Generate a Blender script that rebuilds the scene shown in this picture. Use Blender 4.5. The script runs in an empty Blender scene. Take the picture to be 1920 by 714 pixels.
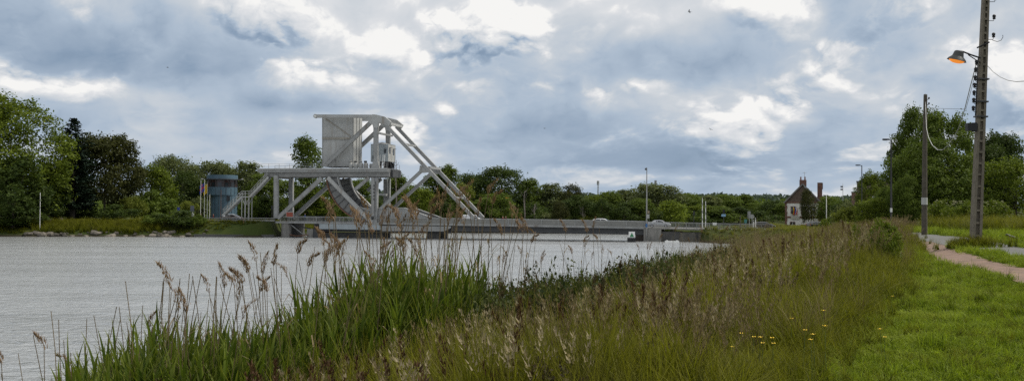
import bpy, bmesh, math, random
import numpy as np
from mathutils import Vector, Matrix
random.seed(7); rng = np.random.default_rng(7)
sc = bpy.context.scene
R = math.radians
# ------------------------------------------------------------------ camera
FPX = 2000.0; EYE = 5.1; PITCH = R(1.246); ROLL = R(0.35)
cd = bpy.data.cameras.new('camera'); cam = bpy.data.objects.new('camera', cd)
sc.collection.objects.link(cam); sc.camera = cam
cd.sensor_width = 36; cd.lens = 36*FPX/1920; cd.clip_start = 0.1; cd.clip_end = 20000
CM = Matrix.Rotation(R(90)+PITCH, 4, 'X') @ Matrix.Rotation(ROLL, 4, 'Z')
cam.matrix_world = Matrix.Translation((0, 0, EYE)) @ CM
cam.rotation_mode = 'XYZ'
sc.view_settings.view_transform = 'Standard'; sc.view_settings.look = 'None'
sc.view_settings.gamma = 1; sc.view_settings.exposure = 0.2
sc.cycles.use_denoising = False
sc.cycles.sample_clamp_direct = 3; sc.cycles.sample_clamp_indirect = 3; sc.cycles.max_bounces = 5; sc.cycles.transparent_max_bounces = 4
sc.cycles.diffuse_bounces = 3; sc.cycles.glossy_bounces = 3; sc.cycles.transmission_bounces = 3
sc.render.resolution_x = 1024; sc.render.resolution_y = 380

SUN_AZ = R(78); SUN_EL = R(54)      # sun high on the right, behind broken cloud
# ------------------------------------------------------------------ node helper
class NT:
    def __init__(s, tree): s.t = tree; s.n = tree.nodes; s.l = tree.links
    def node(s, typ, ins=None, **kw):
        n = s.n.new(typ)
        for k, v in kw.items(): setattr(n, k, v)
        for k, v in (ins or {}).items():
            if isinstance(v, bpy.types.NodeSocket): s.l.new(v, n.inputs[k])
            else: n.inputs[k].default_value = v
        return n
    def m(s, op, a, b=0.0, c=0.0, clamp=False):
        n = s.n.new('ShaderNodeMath'); n.operation = op; n.use_clamp = clamp
        for i, v in enumerate((a, b, c)):
            if isinstance(v, bpy.types.NodeSocket): s.l.new(v, n.inputs[i])
            else: n.inputs[i].default_value = v
        return n.outputs[0]
    def noise(s, vec, scale, detail=4, rough=.5, dist=0.0, out=0):
        n = s.node('ShaderNodeTexNoise', {'Scale': scale, 'Detail': detail, 'Roughness': rough, 'Distortion': dist})
        if vec is not None: s.l.new(vec, n.inputs['Vector'])
        return n.outputs[out]
    def mapr(s, v, a, b, c=0.0, d=1.0, smooth=False):
        n = s.node('ShaderNodeMapRange', {1: a, 2: b, 3: c, 4: d})
        if smooth: n.interpolation_type = 'SMOOTHSTEP'
        s.l.new(v, n.inputs[0]); return n.outputs[0]
    def mix(s, f, a, b, blend='MIX'):
        n = s.n.new('ShaderNodeMix'); n.data_type = 'RGBA'; n.blend_type = blend
        for sock, v in ((n.inputs[0], f), (n.inputs[6], a), (n.inputs[7], b)):
            if isinstance(v, bpy.types.NodeSocket): s.l.new(v, sock)
            elif isinstance(v, (int, float)): sock.default_value = v
            else: sock.default_value = (*v, 1) if len(v) == 3 else v
        return n.outputs[2]
    def ramp(s, f, stops):
        n = s.n.new('ShaderNodeValToRGB'); e = n.color_ramp.elements
        while len(e) < len(stops): e.new(0.5)
        for i, (p, c) in enumerate(stops): e[i].position = p; e[i].color = (*c, 1)
        s.l.new(f, n.inputs[0]); return n.outputs[0]
    def xyz(s, x, y, z):
        n = s.n.new('ShaderNodeCombineXYZ')
        for i, v in enumerate((x, y, z)):
            if isinstance(v, bpy.types.NodeSocket): s.l.new(v, n.inputs[i])
            else: n.inputs[i].default_value = v
        return n.outputs[0]

# ------------------------------------------------------------------ sky
def build_world():
    w = bpy.data.worlds.new('World'); sc.world = w; w.use_nodes = True
    w.cycles.sampling_method = 'MANUAL'; w.cycles.sample_map_resolution = 256
    T = NT(w.node_tree); T.n.clear()
    d = T.node('ShaderNodeTexCoord').outputs['Generated']
    sp = T.node('ShaderNodeSeparateXYZ', {0: d}).outputs
    x, y, z = sp[0], sp[1], sp[2]
    h = T.m('MAXIMUM', T.m('SQRT', T.m('ADD', T.m('MULTIPLY', x, x), T.m('MULTIPLY', y, y))), .02)
    ax = T.m('DIVIDE', x, h); ay = T.m('DIVIDE', y, h)
    el = T.m('MAXIMUM', T.m('DIVIDE', z, h), 0.0)
    g = T.m('LOGARITHM', T.m('ADD', el, .07), math.e)
    K = 3.1
    q = T.xyz(T.m('MULTIPLY', ax, K), T.m('MULTIPLY', ay, K), g)
    # gentle domain warp
    wc = T.noise(q, 2.0, 4, .55, out=1)
    wv = T.node('ShaderNodeVectorMath', {0: wc, 1: (.5, .5, .5)}, operation='SUBTRACT').outputs[0]
    wv = T.node('ShaderNodeVectorMath', {0: wv, 1: (.20, .20, .20)}, operation='MULTIPLY').outputs[0]
    qw = T.node('ShaderNodeVectorMath', {0: q, 1: wv}, operation='ADD').outputs[0]
    up = T.node('ShaderNodeVectorMath', {0: qw, 1: (.05, 0.0, .15)}, operation='ADD').outputs[0]
    up2 = T.node('ShaderNodeVectorMath', {0: qw, 1: (.02, 0.0, .045)}, operation='ADD').outputs[0]
    def bill(v):                                                  # heaped, cauliflower like field
        rg = T.node('ShaderNodeTexNoise', {'Scale': 2.7, 'Detail': 8.0, 'Roughness': .62, 'Lacunarity': 2.15, 'Offset': .9, 'Gain': 1.5}, noise_type='RIDGED_MULTIFRACTAL', normalize=True)
        T.l.new(v, rg.inputs['Vector'])
        return T.m('SUBTRACT', T.noise(v, 1.7, 9, .60), T.m('MULTIPLY', T.m('SUBTRACT', rg.outputs[0], .5), .26))
    tone = T.noise(qw, 1.25, 4, .48)
    n0 = bill(qw); relief = T.m('SUBTRACT', n0, bill(up)); relief2 = T.m('SUBTRACT', n0, bill(up2))
    # big cloud masses, in direction space (tan azimuth, tan elevation), edges broken by the warp
    ws = T.node('ShaderNodeSeparateXYZ', {0: wv}).outputs
    ta = T.m('ADD', T.m('DIVIDE', x, T.m('MAXIMUM', y, .05)), T.m('MULTIPLY', ws[0], .40))
    te = T.m('ADD', el, T.m('MULTIPLY', ws[2], .18))
    front = T.mapr(y, .1, .4)
    def blob(px, py, rx, ry, amp):
        a0, e0 = (px-960)/FPX, (401-py)/FPX
        u = T.m('MULTIPLY', T.m('SUBTRACT', ta, a0), FPX/rx); v = T.m('MULTIPLY', T.m('SUBTRACT', te, e0), FPX/ry)
        r2 = T.m('ADD', T.m('MULTIPLY', u, u), T.m('MULTIPLY', v, v))
        return T.m('MULTIPLY', T.m('EXPONENT', T.m('MULTIPLY', r2, -1.0)), amp)
    def total(L):
        acc = None
        for b in L:
            t = blob(*b); acc = t if acc is None else T.m('ADD', acc, t)
        return T.m('MULTIPLY', acc, front)
    acc = total(SKY_BLOBS)
    nn = T.m('SUBTRACT', n0, .53)
    heads = T.m('MULTIPLY', total(SKY_HEADS), .30)
    m = T.mapr(T.m('ADD', T.m('ADD', nn, heads), T.m('MULTIPLY', acc, .25)), -.10, .11, smooth=True)     # heaps with a clear edge
    lit = T.m('ADD', .0, T.m('ADD', T.m('MULTIPLY', relief, 1.7), T.m('MULTIPLY', relief2, 3.2)))
    calm = T.mapr(el, .0, .10, .50, 1.0)                      # far cloud near the horizon is flatter in tone
    v_ = T.m('ADD', T.m('MULTIPLY', T.m('SUBTRACT', tone, .5), .9), T.m('MULTIPLY', m, T.m('ADD', lit, .07)))
    v_ = T.m('ADD', v_, T.m('MULTIPLY', relief, .45))
    s = T.m('ADD', T.m('ADD', .575, T.m('MULTIPLY', acc, 1.05)), T.m('MULTIPLY', v_, calm))
    s = T.m('ADD', s, T.m('MULTIPLY', T.m('MULTIPLY', heads, m), .20))
    # pale layer towards the horizon, cloud overhead brightened, mostly out of frame, to add fill light
    s = T.m('ADD', s, T.mapr(el, .0, .05, .05, 0.0))
    s = T.m('ADD', s, T.mapr(el, .15, .9, 0.0, .38))
    s = T.m('ADD', T.m('MULTIPLY', s, .73), .085)
    col = T.ramp(s, [(0.0, (.120, .165, .250)), (.24, (.215, .290, .395)), (.44, (.365, .440, .535)),
                     (.60, (.510, .548, .592)), (.78, (.630, .645, .668)), (1.0, (.800, .795, .782))])
    sky = T.node('ShaderNodeTexSky', sky_type='NISHITA', sun_disc=False, sun_elevation=SUN_EL, sun_rotation=SUN_AZ)
    thin = T.mapr(s, .05, .35, .15, 0.0, smooth=True)          # thin places let the blue through
    b1 = T.node('ShaderNodeBackground', {0: sky.outputs[0], 1: .10})
    b2 = T.node('ShaderNodeBackground', {0: col, 1: 1.0})
    mx = T.node('ShaderNodeMixShader', {0: thin, 1: b2.outputs[0], 2: b1.outputs[0]})
    o = T.node('ShaderNodeOutputWorld'); T.l.new(mx.outputs[0], o.inputs[0])
# centre px, centre py, radius x, radius y, amount
SKY_BLOBS = [(130, 95, 330, 80, -.32), (380, 150, 190, 34, -.20), (620, 198, 150, 18, -.20), (0, 20, 200, 60, -.06),
             (1300, 130, 170, 46, -.20), (1560, 300, 300, 45, -.12), (1880, 225, 120, 30, -.18), (1230, 290, 330, 45, -.14), (1060, 225, 120, 24, -.10), (560, 340, 500, 40, -.05),
             (820, 10, 330, 80, .16), (1180, 10, 260, 50, .15), (1680, 70, 300, 90, .12), (850, 110, 260, 60, .12), (1250, 185, 160, 35, .10), (480, 40, 90, 60, .12),
             (400, 290, 400, 22, .06), (150, 195, 200, 16, .14), (1650, 180, 160, 40, .08)]
SKY_HEADS = [(510, 100, 120, 62, .62), (840, 110, 260, 70, .60), (1060, 168, 90, 26, .5), (1265, 165, 150, 38, .55), (1480, 188, 110, 34, .52), (1430, 245, 90, 30, .5), (780, 240, 90, 24, .45), (430, 15, 70, 60, .5), (1650, 110, 220, 60, .45), (1000, 40, 160, 40, .45), (1130, 90, 80, 40, .4)]
build_world()
sd = bpy.data.lights.new('sun', 'SUN'); sd.energy = 3.2; sd.angle = R(9); sd.color = (1, .94, .83)
sun = bpy.data.objects.new('sun', sd); sc.collection.objects.link(sun)
sun.rotation_euler = Vector((math.sin(SUN_AZ)*math.cos(SUN_EL), math.cos(SUN_AZ)*math.cos(SUN_EL), math.sin(SUN_EL))).to_track_quat('Z', 'Y').to_euler()

# ------------------------------------------------------------------ pixels -> directions
def ray(px, py):
    v = CM.to_3x3() @ Vector(((px-960)/FPX, (357-py)/FPX, -1)); return v / v.y
def at(px, py, Y):
    v = ray(px, py); return Vector((v.x*Y, Y, EYE+v.z*Y))
def on_z(px, py, z):
    v = ray(px, py); return at(px, py, (z-EYE)/v.z)
CMI = np.array(CM.to_3x3().inverted())
def proj(P):
    P = np.asarray(P, float); q = (P-np.array([0, 0, EYE])) @ CMI.T
    return np.stack([960+FPX*q[:, 0]/-q[:, 2], 357-FPX*q[:, 1]/-q[:, 2]], 1)

# ------------------------------------------------------------------ object helpers
COL = sc.collection
def link(o, parent=None):
    COL.objects.link(o)
    if parent: o.parent = parent
    return o
def tag(o, label=None, cat=None, group=None, kind=None):
    if label: o['label'] = label
    if cat: o['category'] = cat
    if group: o['group'] = group
    if kind: o['kind'] = kind
    return o
def thing(name, loc, label, cat, group=None, rz=0):
    o = bpy.data.objects.new(name, None); o.empty_display_size = .2
    o.location = loc; o.rotation_euler = (0, 0, rz); link(o)
    return tag(o, label, cat, group)
def copy_tree(o, parent=None):
    c = o.copy(); link(c); c.parent = parent
    for ch in list(o.children): copy_tree(ch, c)
    return c
class MB:
    def __init__(s): s.v = []; s.f = []; s.mi = []; s.sm = []
    def add(s, vs, fs, mi=0, smooth=False):
        b = len(s.v); s.v += [tuple(v) for v in vs]
        for f in fs: s.f.append([i+b for i in f]); s.mi.append(mi); s.sm.append(smooth)
        return s
    def hexa(s, p, mi=0):       # 4 bottom, 4 top
        return s.add(p, [(3, 2, 1, 0), (4, 5, 6, 7), (0, 1, 5, 4), (1, 2, 6, 5), (2, 3, 7, 6), (3, 0, 4, 7)], mi)
    def box(s, c, d, mi=0, rz=0):
        cx, cy, cz = c; a, b, h = d[0]/2, d[1]/2, d[2]/2; co, si = math.cos(rz), math.sin(rz)
        P = []
        for zz in (-h, h):
            for xx, yy in ((-a, -b), (a, -b), (a, b), (-a, b)): P.append((cx+xx*co-yy*si, cy+xx*si+yy*co, cz+zz))
        return s.hexa(P, mi)
    def beam(s, p, q, a, b, side=(0, 0, 1), mi=0, a2=None, b2=None):
        p, q = Vector(p), Vector(q); d = (q-p).normalized(); sd = Vector(side)
        sd = (sd-d*sd.dot(d))
        if sd.length < 1e-4: sd = d.orthogonal()
        sd.normalize(); n = d.cross(sd); a2 = a if a2 is None else a2; b2 = b if b2 is None else b2
        P = []
        for c, aa, bb in ((p, a, b), (q, a2, b2)):
            P += [c-sd*aa/2-n*bb/2, c+sd*aa/2-n*bb/2, c+sd*aa/2+n*bb/2, c-sd*aa/2+n*bb/2]
        return s.hexa(P, mi)
    def tube(s, pts, rad, n=6, mi=0, cap=True):
        pts = [Vector(p) for p in pts]; k = len(pts)
        if not hasattr(rad, '__len__'): rad = [rad]*k
        vs = []; ref = None
        for i, p in enumerate(pts):
            d = (pts[min(i+1, k-1)]-pts[max(i-1, 0)]).normalized()
            if ref is None: ref = d.orthogonal().normalized()
            ref = (ref-d*ref.dot(d)); ref = ref.normalized() if ref.length > 1e-5 else d.orthogonal().normalized()
            b = d.cross(ref)
            for j in range(n):
                t = 2*math.pi*j/n; vs.append(p+(ref*math.cos(t)+b*math.sin(t))*rad[i])
        fs = [(i*n+j, i*n+(j+1) % n, (i+1)*n+(j+1) % n, (i+1)*n+j) for i in range(k-1) for j in range(n)]
        s.add(vs, fs, mi, True)
        if cap: s.add(vs[:n], [tuple(range(n))[::-1]], mi); s.add(vs[-n:], [tuple(range(n))], mi)
        return s
    def lathe(s, c, prof, n=16, mi=0, smooth=True, a0=0.0, a1=2*math.pi, scale=(1, 1)):
        full = abs(a1-a0-2*math.pi) < 1e-6; m = n if full else n+1; vs = []
        for r, z in prof:
            for j in range(m):
                t = a0+(a1-a0)*j/n; vs.append((c[0]+r*math.cos(t)*scale[0], c[1]+r*math.sin(t)*scale[1], c[2]+z))
        fs = [(i*m+j, i*m+(j+1) % m, (i+1)*m+(j+1) % m, (i+1)*m+j) for i in range(len(prof)-1) for j in range(n)]
        return s.add(vs, fs, mi, smooth)
    def prism(s, poly, off, mi=0):        # planar polygon (3-D points) extruded by a vector
        n = len(poly); o = Vector(off); P = [Vector(p) for p in poly]
        vs = P+[p+o for p in P]
        return s.add(vs, [tuple(range(n))[::-1], tuple(range(n, 2*n))]+[(i, (i+1) % n, n+(i+1) % n, n+i) for i in range(n)], mi)
    def mesh(s, name, mats):
        me = bpy.data.meshes.new(name); me.from_pydata(s.v, [], s.f)
        for m in (mats if isinstance(mats, (list, tuple)) else [mats]): me.materials.append(m)
        me.polygons.foreach_set('material_index', s.mi); me.polygons.foreach_set('use_smooth', s.sm)
        bm = bmesh.new(); bm.from_mesh(me); bmesh.ops.remove_doubles(bm, verts=bm.verts, dist=1e-5) if any(s.sm) else None; bmesh.ops.recalc_face_normals(bm, faces=bm.faces)
        for e in bm.edges:
            if len(e.link_faces) == 2 and e.calc_face_angle(0) > .6: e.smooth = False
        bm.to_mesh(me); bm.free()
        me.update(); return me
    def build(s, name, mats, parent=None, loc=None, rel=None):
        """rel: the parent's world location; vertices are given in world space and stored relative to it"""
        if rel is not None: s.v = [(v[0]-rel[0], v[1]-rel[1], v[2]-rel[2]) for v in s.v]
        o = bpy.data.objects.new(name, s.mesh(name, mats)); link(o, parent)
        if loc is not None: o.location = loc
        return o
def mesh_np(name, V, F, mats, attrs=None, smooth=False):
    me = bpy.data.meshes.new(name); V = np.asarray(V, np.float32); F = np.asarray(F, np.int32); k = F.shape[1]
    me.vertices.add(len(V)); me.vertices.foreach_set('co', V.ravel())
    me.loops.add(F.size); me.loops.foreach_set('vertex_index', F.ravel())
    me.polygons.add(len(F)); me.polygons.foreach_set('loop_start', np.arange(0, F.size, k, dtype=np.int32))
    if smooth: me.polygons.foreach_set('use_smooth', np.ones(len(F), bool))
    for an, (dom, dat) in (attrs or {}).items():
        at_ = me.attributes.new(an, 'FLOAT', dom); at_.data.foreach_set('value', np.asarray(dat, np.float32))
    for m in (mats if isinstance(mats, (list, tuple)) else [mats]): me.materials.append(m)
    me.update(calc_edges=True); me.validate(); return me
def mobj(name, me, parent=None, loc=None, rz=0, scale=None):
    o = bpy.data.objects.new(name, me); link(o, parent)
    if loc is not None: o.location = loc
    if rz: o.rotation_euler = (0, 0, rz)
    if scale is not None: o.scale = scale
    return o
# ------------------------------------------------------------------ materials
MATS = {}
def surf(name, c, rough=.6, var=.12, scale=2.0, metal=0.0, c2=None, bump=.0, stain=None, stain_amt=.0, emit=None, spec=.5, coat=0.0, vstreak=False):
    m = bpy.data.materials.new(name); m.use_nodes = True; T = NT(m.node_tree); T.n.clear()
    P = T.node('ShaderNodeTexCoord').outputs['Object']
    b = T.node('ShaderNodeBsdfPrincipled', {'Roughness': rough, 'Metallic': metal, 'Specular IOR Level': spec, 'Coat Weight': coat})
    n = T.noise(P, scale, 6, .6)
    c2 = c2 or tuple(v*(1-2.2*var) for v in c)
    hi = tuple(min(1, v*(1+var)) for v in c)
    col = T.mix(T.mapr(n, .3, .7), c2, hi)
    if stain is not None:
        v = P
        if vstreak: v = T.node('ShaderNodeMapping', {'Vector': P, 'Scale': (1, 1, .12)}).outputs[0]
        st = T.noise(v, scale*1.7, 7, .65)
        col = T.mix(T.m('MULTIPLY', T.mapr(st, .52, .70, smooth=True), stain_amt), col, stain)
    T.l.new(col, b.inputs['Base Color'])
    T.l.new(T.mapr(n, .2, .8, rough-.08, min(1, rough+.1)), b.inputs['Roughness'])
    if bump:
        bn = T.node('ShaderNodeBump', {'Strength': bump, 'Distance': .02}); T.l.new(T.noise(P, scale*6, 5, .6), bn.inputs['Height']); T.l.new(bn.outputs[0], b.inputs['Normal'])
    if emit:
        b.inputs['Emission Color'].default_value = (*emit[0], 1); b.inputs['Emission Strength'].default_value = emit[1]
    o = T.node('ShaderNodeOutputMaterial'); T.l.new(b.outputs[0], o.inputs[0])
    MATS[name] = m; return m
def foliage(name, dark, light, tip=None, trans=.35, patch=None, patch_scale=.25, patch_lo=.45, patch_hi=.62, rough=.55, objvar=.25, attr='r'):
    """leaf material: colour from the leaf's own random value; patch = another colour growing in patches on the ground"""
    m = bpy.data.materials.new(name); m.use_nodes = True; T = NT(m.node_tree); T.n.clear()
    a = T.node('ShaderNodeAttribute', attribute_name=attr).outputs['Fac']
    h = T.node('ShaderNodeAttribute', attribute_name='h').outputs['Fac']
    col = T.mix(a, dark, light)
    if tip is not None: col = T.mix(T.mapr(h, .45, 1.0, 0, .9), col, tip)
    rnd = T.node('ShaderNodeObjectInfo').outputs['Random']
    col = T.mix(T.m('MULTIPLY', rnd, objvar), col, tuple(.6*v for v in dark))
    if patch is not None:
        pos = T.node('ShaderNodeNewGeometry').outputs['Position']
        f = T.mapr(T.noise(pos, patch_scale, 3, .6), patch_lo, patch_hi, 0, .85, smooth=True)
        col = T.mix(f, col, patch)
    b = T.node('ShaderNodeBsdfPrincipled', {'Base Color': col, 'Roughness': rough, 'Specular IOR Level': .10})
    t = T.node('ShaderNodeBsdfTranslucent', {'Color': T.mix(.5, col, T.mix(1.0, col, (1.25, 1.3, .55), 'MULTIPLY'))})
    mx = T.node('ShaderNodeMixShader', {0: trans, 1: b.outputs[0], 2: t.outputs[0]})
    o = T.node('ShaderNodeOutputMaterial'); T.l.new(mx.outputs[0], o.inputs[0])
    MATS[name] = m; return m
steel = surf('grey_paint', (.275, .28, .275), .5, .10, .6, stain=(.13, .10, .075), stain_amt=.6, vstreak=True)
steel_w = surf('pale_grey_paint', (.37, .375, .365), .5, .09, .5, stain=(.20, .165, .125), stain_amt=.6, vstreak=True)
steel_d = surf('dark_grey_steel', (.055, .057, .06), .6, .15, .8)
steel_b = surf('blue_grey_paint', (.33, .37, .39), .45, .08, .8, stain=(.30, .30, .28), stain_amt=.4, vstreak=True)
rust = surf('rusty_steel', (.17, .085, .05), .8, .25, 3)
black = surf('black_metal', (.012, .012, .014), .55, .1, 5)
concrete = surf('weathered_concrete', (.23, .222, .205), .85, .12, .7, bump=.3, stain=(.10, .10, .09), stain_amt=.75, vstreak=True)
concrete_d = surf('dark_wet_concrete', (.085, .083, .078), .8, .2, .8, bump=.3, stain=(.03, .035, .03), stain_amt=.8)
parapet_m = surf('parapet_concrete', (.20, .20, .188), .85, .09, .8, bump=.2, stain=(.18, .18, .16), stain_amt=.6, vstreak=True)
polecon = surf('pole_concrete', (.19, .165, .125), .9, .16, 4, bump=.4, stain=(.07, .06, .05), stain_amt=.5)
wood = surf('grey_pole_timber', (.10, .085, .065), .9, .2, 5, bump=.4)
white = surf('white_paint', (.78, .78, .76), .5, .05, 3)
glass = surf('dark_glass', (.02, .025, .03), .08, .1, 2, spec=.6)
asphalt = surf('asphalt', (.055, .055, .056), .9, .15, 1.5, bump=.2)
rubber = surf('rubber', (.015, .015, .016), .8, .1, 8)
chrome = surf('alloy', (.45, .45, .47), .3, .05, 8, metal=.9)
orange = surf('lit_lamp_glass', (.85, .35, .06), .4, .05, 5, emit=((1.0, .30, .04), .6))
redp = surf('red_board', (.26, .055, .03), .6, .1, 2)
bark = surf('bark', (.075, .06, .045), .95, .25, 4, bump=.5)
# ================================================================== terrain and water
WP = np.array([(-40, -60), (-15.0, -10.2), (-11.8, 0), (12, 76), (39, 162), (41.5, 172), (39, 186), (35.5, 196), (35.5, 216), (50, 243), (100, 268), (260, 320),
               (260, 372), (100, 309), (60, 287), (33, 280), (-15, 279), (-38, 262), (-49.5, 240), (-49.2, 222), (-48.3, 218.3), (-62.9, 217), (-71, 215), (-81, 213.8), (-100.3, 209), (-130, 192), (-300, 95), (-300, -60)], float)
def seg_dist(P, A, B):
    d = B-A; t = np.clip(((P-A)@d)/(d@d), 0, 1); return np.linalg.norm(P-(A+t[:, None]*d), axis=1)
def land_dist(P):
    """signed distance to the water's edge, positive on land"""
    P = np.asarray(P, float); dm = np.full(len(P), 1e9); ins = np.zeros(len(P), bool); n = len(WP)
    for i in range(n):
        A, B = WP[i], WP[(i+1) % n]; dm = np.minimum(dm, seg_dist(P, A, B))
        c = (A[1] > P[:, 1]) != (B[1] > P[:, 1])
        xx = (B[0]-A[0])*(P[:, 1]-A[1])/(B[1]-A[1]+1e-12)+A[0]; ins ^= c & (P[:, 0] < xx)
    return np.where(ins, -dm, dm)
def sstep(t): t = np.clip(t, 0, 1); return t*t*(3-2*t)
def wob(P, f, ph=0.0):
    x, y = P[:, 0]*f, P[:, 1]*f
    return (np.sin(x*1.0+y*.7+ph)+np.sin(x*-.6+y*1.3+1.7+ph)+.6*np.sin(x*2.1-y*1.7+ph*2)+.4*np.sin(x*3.7+y*3.1))/3
def raw_height(P):
    P = np.asarray(P, float); d = land_dist(P); Y = P[:, 1]
    s_near = ((P[:, 0]+11.8)-.313*Y)/1.0478          # distance from the near shoreline
    near = np.interp(d, [-9, -2, 0, 2, 6, 11, 18], [-2, -.7, -.03, .9, 2.3, 3.45, 3.5])
    rise = .58*sstep((Y-16)/26)*sstep((s_near-11.5)/4.5)
    near = near+rise
    near = near+(np.minimum(near, 2.45)-near)*sstep((Y-66)/75)
    far = np.interp(d, [-9, -1.5, -.2, .2, 3, 9, 20, 900], [-2, -.8, -.4, .35, 1.3, 2.6, 3.05, 3.05])
    isnear = (s_near > -2) & (Y < 262+.33*np.maximum(P[:, 0], 0)) & (P[:, 0]+P[:, 1]*.0 > -30)
    z = np.where(isnear, near, far)
    z = z+np.where(d > .6, .05*wob(P, .9)+.08*wob(P, .23, 1.0), 0)*sstep((d-.5)/3)
    # far low hills
    D = np.hypot(P[:, 0], Y)
    z = z+sstep((D-600)/900)*(16+9*wob(P, .003))*np.where(Y > 0, 1, .3)
    return z
def axis(dense, outer, k):
    lo, hi = dense[0], dense[-1]; g = np.geomspace(1, outer, k)
    return np.concatenate([(lo-g[::-1]*3), dense, hi+g*3])
GX = axis(np.concatenate([np.arange(-130, -20, 1.6), np.arange(-20, 40, .5), np.arange(40, 130, 1.6)]), 1500, 26)
GY = np.concatenate([[-400, -200, -100, -60, -40], np.arange(-30, 60, .5), np.arange(60, 300, 1.4), 300+np.geomspace(2, 4500, 40)])
_xx, _yy = np.meshgrid(GX, GY); _P = np.stack([_xx.ravel(), _yy.ravel()], 1)
# bridge frame: O at the foot of the left pier, U along the deck (left to right), W across it (away from the viewer)
_o = on_z(527, 444, 0.0); O = Vector((_o.x, _o.y, 0)); BA = R(13)
U = Vector((math.cos(BA), -math.sin(BA), 0)); Wv = Vector((math.sin(BA), math.cos(BA), 0))
def B(u, w, z): return O+U*u+Wv*w+Vector((0, 0, z))
def buv(P):
    d = P-np.array([O.x, O.y]); return d@np.array([U.x, U.y]), d@np.array([Wv.x, Wv.y])
WID = 6.6
def deck_z(u): return float(np.interp(u, [-80, 0, 47, 69, 92, 260], [3.15, 3.2, 2.95, 2.77, 2.4, 2.4]))
GZ = raw_height(_P)
_u, _w = buv(_P)
_road = ((_u < -1) | (_u > 86)) & (_P[:, 1] > 100)
_k = sstep(1-np.maximum(np.abs(_w-WID/2)-6, 0)/5)*_road*(GZ > .3)
GZ = GZ+(np.interp(_u, [-80, 0, 47, 69, 92, 260], [3.15, 3.2, 2.95, 2.77, 2.4, 2.4])-.06-GZ)*_k
GZ = GZ.reshape(len(GY), len(GX))
def gz(P):
    P = np.atleast_2d(np.asarray(P, float)); i = np.clip(np.searchsorted(GX, P[:, 0])-1, 0, len(GX)-2); j = np.clip(np.searchsorted(GY, P[:, 1])-1, 0, len(GY)-2)
    a = (P[:, 0]-GX[i])/(GX[i+1]-GX[i]); b = (P[:, 1]-GY[j])/(GY[j+1]-GY[j])
    return (GZ[j, i]*(1-a)*(1-b)+GZ[j, i+1]*a*(1-b)+GZ[j+1, i]*(1-a)*b+GZ[j+1, i+1]*a*b)
def g1(x, y): return float(gz([(x, y)])[0])
def on_ground(px, py, y0=4.0, y1=600.0):
    v = ray(px, py); Y = y0
    while Y < y1:
        p = at(px, py, Y)
        if p.z <= g1(p.x, p.y): break
        Y += max(.05, .01*Y)
    p = at(px, py, Y); return Vector((p.x, p.y, g1(p.x, p.y)))
def foot(px, Y):          # ground point at depth Y in the direction of column px
    v = ray(px, 402); return Vector((v.x*Y, Y, g1(v.x*Y, Y)))

def ground_mat():
    m = bpy.data.materials.new('grassy_earth'); m.use_nodes = True; T = NT(m.node_tree); T.n.clear()
    pos = T.node('ShaderNodeNewGeometry').outputs['Position']
    n1 = T.noise(pos, .5, 6, .6); n2 = T.noise(pos, 6, 6, .65); n3 = T.noise(pos, .08, 4, .5)
    c = T.mix(n2, (.016, .022, .006), (.052, .070, .016))
    c = T.mix(T.mapr(n1, .4, .7), c, (.060, .066, .018))
    c = T.mix(T.mapr(n3, .45, .7), c, (.034, .052, .012))
    z = T.node('ShaderNodeSeparateXYZ', {0: pos}).outputs[2]
    c = T.mix(T.mapr(z, .15, .6, 1, 0), c, (.035, .03, .022))      # bare mud at the water's edge
    b = T.node('ShaderNodeBsdfPrincipled', {'Base Color': c, 'Roughness': .95, 'Specular IOR Level': .1})
    bn = T.node('ShaderNodeBump', {'Strength': .8, 'Distance': .06, 'Height': n2}); T.l.new(bn.outputs[0], b.inputs['Normal'])
    o = T.node('ShaderNodeOutputMaterial'); T.l.new(b.outputs[0], o.inputs[0]); return m
_nx, _ny = len(GX), len(GY)
_id = np.arange(_nx*_ny).reshape(_ny, _nx)
_F = np.stack([_id[:-1, :-1].ravel(), _id[:-1, 1:].ravel(), _id[1:, 1:].ravel(), _id[1:, :-1].ravel()], 1)
_V = np.column_stack([_P, GZ.ravel()])
ground = tag(mobj('ground', mesh_np('ground', _V, _F, ground_mat(), smooth=True)), kind='structure')

def water_mat():
    m = bpy.data.materials.new('canal_water'); m.use_nodes = True; T = NT(m.node_tree); T.n.clear()
    pos = T.node('ShaderNodeNewGeometry').outputs['Position']
    def mp(sx, sy, rz): return T.node('ShaderNodeMapping', {'Vector': pos, 'Scale': (sx, sy, 1), 'Rotation': (0, 0, rz)}).outputs[0]
    a = T.noise(mp(.75, .85, .10), 1.0, 5, .66, .6)
    b_ = T.noise(mp(2.4, 2.7, -.15), 1.0, 3, .6, .4)
    c = T.noise(mp(.03, .14, .1), 1.0, 3, .55)
    gust = T.mapr(c, .32, .68, .65, 1.25)
    hgt = T.m('MULTIPLY', T.m('ADD', T.m('MULTIPLY', a, .85), T.m('MULTIPLY', b_, .22)), gust)
    bn = T.node('ShaderNodeBump', {'Strength': 1.0, 'Distance': .44, 'Height': hgt})
    b = T.node('ShaderNodeBsdfPrincipled', {'Base Color': (.46, .475, .48, 1), 'Metallic': .50, 'IOR': 1.33, 'Specular IOR Level': .8})
    T.l.new(T.mapr(c, .3, .7, .12, .20), b.inputs['Roughness'])
    T.l.new(bn.outputs[0], b.inputs['Normal'])
    o = T.node('ShaderNodeOutputMaterial'); T.l.new(b.outputs[0], o.inputs[0]); return m
mb = MB(); mb.add([(-420, -80, 0), (420, -80, 0), (420, 420, 0), (-420, 420, 0)], [(0, 1, 2, 3)])
tag(mb.build('water', water_mat()), kind='structure')

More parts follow.
